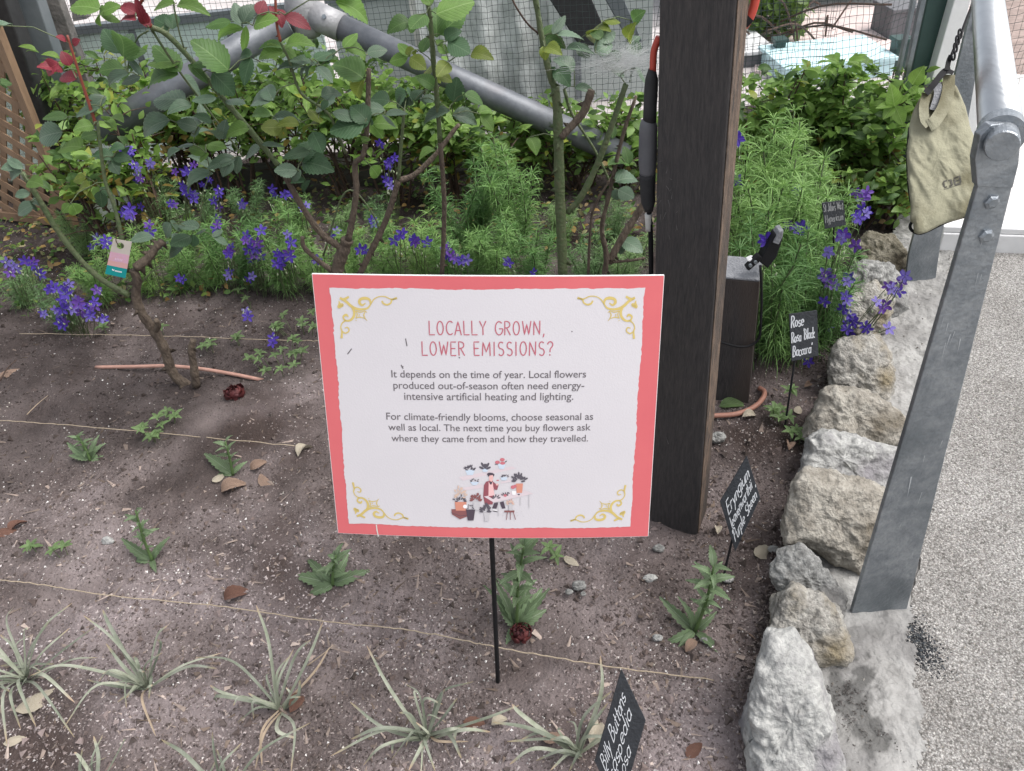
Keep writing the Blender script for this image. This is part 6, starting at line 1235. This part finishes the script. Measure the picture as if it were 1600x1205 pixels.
seedling((365, 745), (352, 690), [(316, 705, .03, 18), (325, 735, 0, 12), (385, 720, .02, 10), (350, 740, 0, 10)], 'seedling with dry leaves around its foot, left of the sign', 12, .030, 5)
seedling((140, 718), (120, 680), [(100, 690, .03, 12), (158, 690, .03, 14), (105, 710, .01, 12), (170, 715, 0, 12), (130, 685, .04, 12), (150, 680, .05, 10)], 'bushy low seedling at the left below the twine', 14, .032, 6)
def weed(x, y, r, n_, label, seed):
    R = random.Random(seed); g = G(x, y); g[2] = SZ(g[0], g[1]); t = thing('weed', label, 'weed', g, 'small light green weeds'); b = MB()
    for k in range(n_):
        a = R.uniform(0, 6.283); rr_ = r * .0016 * math.sqrt(R.random()); top = g + np.array([math.cos(a) * rr_, math.sin(a) * rr_, R.uniform(.015, .035) + r * .0004]); b.tube([g + (top - g) * [.7, .7, 0], top], .0012, 4, cap=False)
        for j in range(5):
            q = 1.26 * j + k; L = R.uniform(.016, .030); d_ = np.array([math.cos(q), math.sin(q), R.uniform(0, .5)]); putleaf(LV['w'][j % 2], top, top + nrm(d_) * L, L * .42, np.array([0, -.2, 1.]), t)
    b.build('stems', MT['stemg'], t, 'stuff')
weed(440, 575, 55, 13, 'clump of light green weeds left of the sign middle', 1); weed(470, 520, 50, 10, 'light green weeds touching the left edge of the sign', 2); weed(330, 548, 16, 3, 'small weed right of the left rose trunk', 3); weed(372, 540, 10, 2, 'pair of round leaves left of the weed clump', 4)
weed(268, 668, 16, 4, 'tiny weed above the twine left of the sign', 5); weed(245, 688, 22, 6, 'flat spreading weed on the twine left of the sign', 6); weed(1225, 660, 22, 6, 'weeds at the foot of the Rose label', 7); weed(1245, 695, 16, 3, 'small weed left of the crack-lined stone', 8); weed(65, 868, 10, 2, 'tiny weed with two round leaves far left', 9); weed(103, 875, 10, 2, 'tiny grassy weed right of the two-leaved one', 10); weed(866, 868, 8, 2, 'tiny weed right under the bottom edge of the sign', 11)
weed(1240, 625, 12, 2, 'little weed in the soil above the Rose label foot', 12); weed(400, 470, 40, 7, 'light green seedlings in front of the violet spike', 13); weed(250, 520, 9, 1, 'single tiny weed left of the rose trunk bend', 14); weed(165, 520, 9, 2, 'tiny weed below the violet flowers at left', 15)

# ------------------------------------------------------------ fallen leaves, twigs, rose heads, twine
def dryleaf(x, y, L, ang, kind, label, w_=.55, seed=1, z=.012):
    R = random.Random(seed); dep = proj(G(x, y))[2]; l = L * dep / F; a = math.radians(ang); c = G(x, y); c[2] = SZ(c[0], c[1]) + z; d_ = np.array([math.cos(a), math.sin(a), R.uniform(-.15, .15)]) * l / 2
    o = putleaf(LV[kind][seed % 2], c - d_, c + d_, l * w_, np.array([R.uniform(-.4, .4), R.uniform(-.5, .1), 1.]), None, 'fallen_leaf'); tag(o, label, 'fallen leaf', 'fallen leaves on the soil')
for i, a in enumerate([(366, 764, 40, 20, 'd', 'brown curled leaf at the foot of the seedling with dry leaves'), (418, 752, 42, -50, 'd', 'tan oval leaf right of the dry-footed seedling'), (405, 730, 28, 30, 'd', 'small brown leaf behind the tan oval leaf'), (345, 752, 26, 60, 'p', 'pale curled leaf under the dry-footed seedling'), (476, 702, 34, 60, 'p', 'pale torn leaf touching the left edge of the sign'),
        (893, 876, 28, -40, 'p', 'slim pale leaf below the sign on the right'), (371, 932, 42, 15, 'r', 'rusty folded leaf above the lower twine'), (62, 1090, 70, 40, 'p', 'large pale leaf under the largest grassy plant'), (465, 1096, 40, 70, 'r', 'rusty leaf beside the third grassy plant'), (742, 1135, 36, -10, 'r', 'dark rusty leaf below the stake foot'),
        (782, 1134, 28, 20, 'p', 'pale round leaf below the stake foot'), (865, 1158, 36, 10, 'd', 'tan leaf behind the second grassy plant from the right'), (932, 1148, 48, 60, 'p', 'pale leaf left of the Billy Buttons label'), (1196, 862, 46, 30, 'p', 'big whitish curled leaf left of the grey angular stone'), (1120, 832, 22, 80, 'p', 'yellowish leaf beside the Eryngium label'),
        (1145, 629, 42, -5, 'w', 'long green leaf lying on soil by the low bollard'), (1172, 652, 26, 5, 'p', 'pale leaf beside the curve of the terracotta hose'), (1247, 645, 24, 60, 'p', 'pale folded leaf right of the Rose label stake'), (1232, 702, 26, 70, 'd', 'orange-brown curled leaf left of the crack-lined stone'), (1085, 1178, 36, 30, 'r', 'brown crumpled leaf near the bottom edge right of the label'),
        (1080, 1014, 30, 40, 'd', 'dry tan leaf by the spiky seedling'), (14, 838, 34, 10, 'r', 'rusty crumpled leaf at the left edge'), (30, 826, 30, 60, 'r', 'second rusty crumpled leaf at the left edge'), (14, 580, 36, 20, 'd', 'dry brown leaf at the left edge above the twine'), (1262, 608, 18, 30, 'd', 'brown leaf left of the low wide stone'), (25, 1160, 30, 20, 'p', 'tan leaf at the bottom left corner'), (120, 470, 20, 0, 'd', 'dry leaf behind the low violet larkspur')]):
    dryleaf(*a, seed=i)
def deadrose(x, y, r, label, seed):
    R = random.Random(seed); dep = proj(G(x, y))[2]; rr_ = r * dep / F; c = G(x, y + r * .4); c[2] = SZ(c[0], c[1]) + rr_ * .6; t = thing('fallen_rose', label, 'fallen rose', c - [0, 0, rr_ * .6])
    for ring_, (n_, sc_r, el) in enumerate(((6, 1.0, .35), (6, .8, .8), (5, .55, 1.15), (3, .3, 1.4))):
        for k in range(n_):
            a = 6.283 * k / n_ + ring_ * .6 + R.uniform(-.2, .2); V = []; nr = 5
            for i in range(nr):
                for j in range(nr):
                    u = (j / (nr - 1) - .5) * 1.5; v = i / (nr - 1); e = -.5 + (el + .6) * v; wid_ = math.sin(math.pi * min(.95, .15 + v * .8)) ** .5
                    rad = rr_ * R.uniform(.85, 1.1) * sc_r * (1.0 - .15 * v * (ring_ > 0)) ; th = a + u * .8 * wid_; V.append(c + np.array([math.cos(th) * rad * math.cos(e * .9), math.sin(th) * rad * math.cos(e * .9), rad * math.sin(e) * .7 + R.uniform(-.14, .14) * rr_]))
            part('petal', V, [(i * nr + j, i * nr + j + 1, (i + 1) * nr + j + 1, (i + 1) * nr + j) for i in range(nr - 1) for j in range(nr - 1)], MT['rose'], t)
deadrose(371, 619, 16, 'withered dark red rose head lying right of the left rose trunk', 1); deadrose(815, 992, 17, 'crushed dark red rose head at the foot of the spiky seedling', 2)
def twine(pts, label):
    R = random.Random(len(pts)); P = smoothpath([G(x, y, .022 + z) for x, y, z in pts], 14); P = [p + np.array([0, R.uniform(-.0012, .0012), R.uniform(-.0012, .0012)]) for p in P]; b = MB(); b.tube(P, .0013, 5)
    o = b.build('twine', MT['twine'], smooth=True); tag(o, label, 'twine', 'twines stretched across the bed')
twine([(-40, 655, .0), (60, 661, 0), (230, 675, 0), (460, 697, 0)], 'thin tan twine ending left of the middle of the sign'); twine([(-40, 903, 0), (60, 913, 0), (166, 930, 0), (340, 947, 0), (515, 972, 0), (640, 985, 0), (740, 1004, .01), (774, 1011, .012), (935, 1039, .004), (1115, 1063, 0)], 'long tan twine crossing behind the sign stake at the front'); twine([(30, 521, 0), (250, 525, 0), (420, 531, 0), (500, 533, 0)], 'farthest tan twine passing behind the left rose trunk')
def twig(pts, r, label, m='twig'):
    P = smoothpath([G(x, y, z + .008) for x, y, z in pts], 5); b = MB(); b.tube(P, np.linspace(r, r * .4, len(P)), 6); o = b.build('fallen_twig', MT[m], smooth=True); tag(o, label, 'twig', 'twigs on the soil')
twig([(0, 595, 0), (12, 575, .02), (26, 562, .03)], .003, 'curved brown twig at the left edge'); twig([(42, 648, 0), (58, 632, 0), (75, 618, 0)], .0018, 'thin pale twig left of the rose trunk', 'strapd'); twig([(1170, 990, 0), (1195, 1010, 0)], .002, 'brown twig left of the knobbly stone', 'dry'); twig([(1080, 1057, 0), (1125, 1066, 0)], .0018, 'tan twig at the end of the long twine', 'strapd')
twig([(1168, 968, 0), (1196, 966, 0)], .003, 'thick reddish twig left of the knobbly stone', 'dry'); twig([(250, 560, 0), (262, 530, .01), (300, 515, 0)], .0016, 'thin dark twig left of the rose stump'); twig([(480, 1040, .0), (505, 1022, .01), (520, 1008, .01)], .0018, 'dry curved twig between two grassy plants', 'strapd')
RR = random.Random(33)
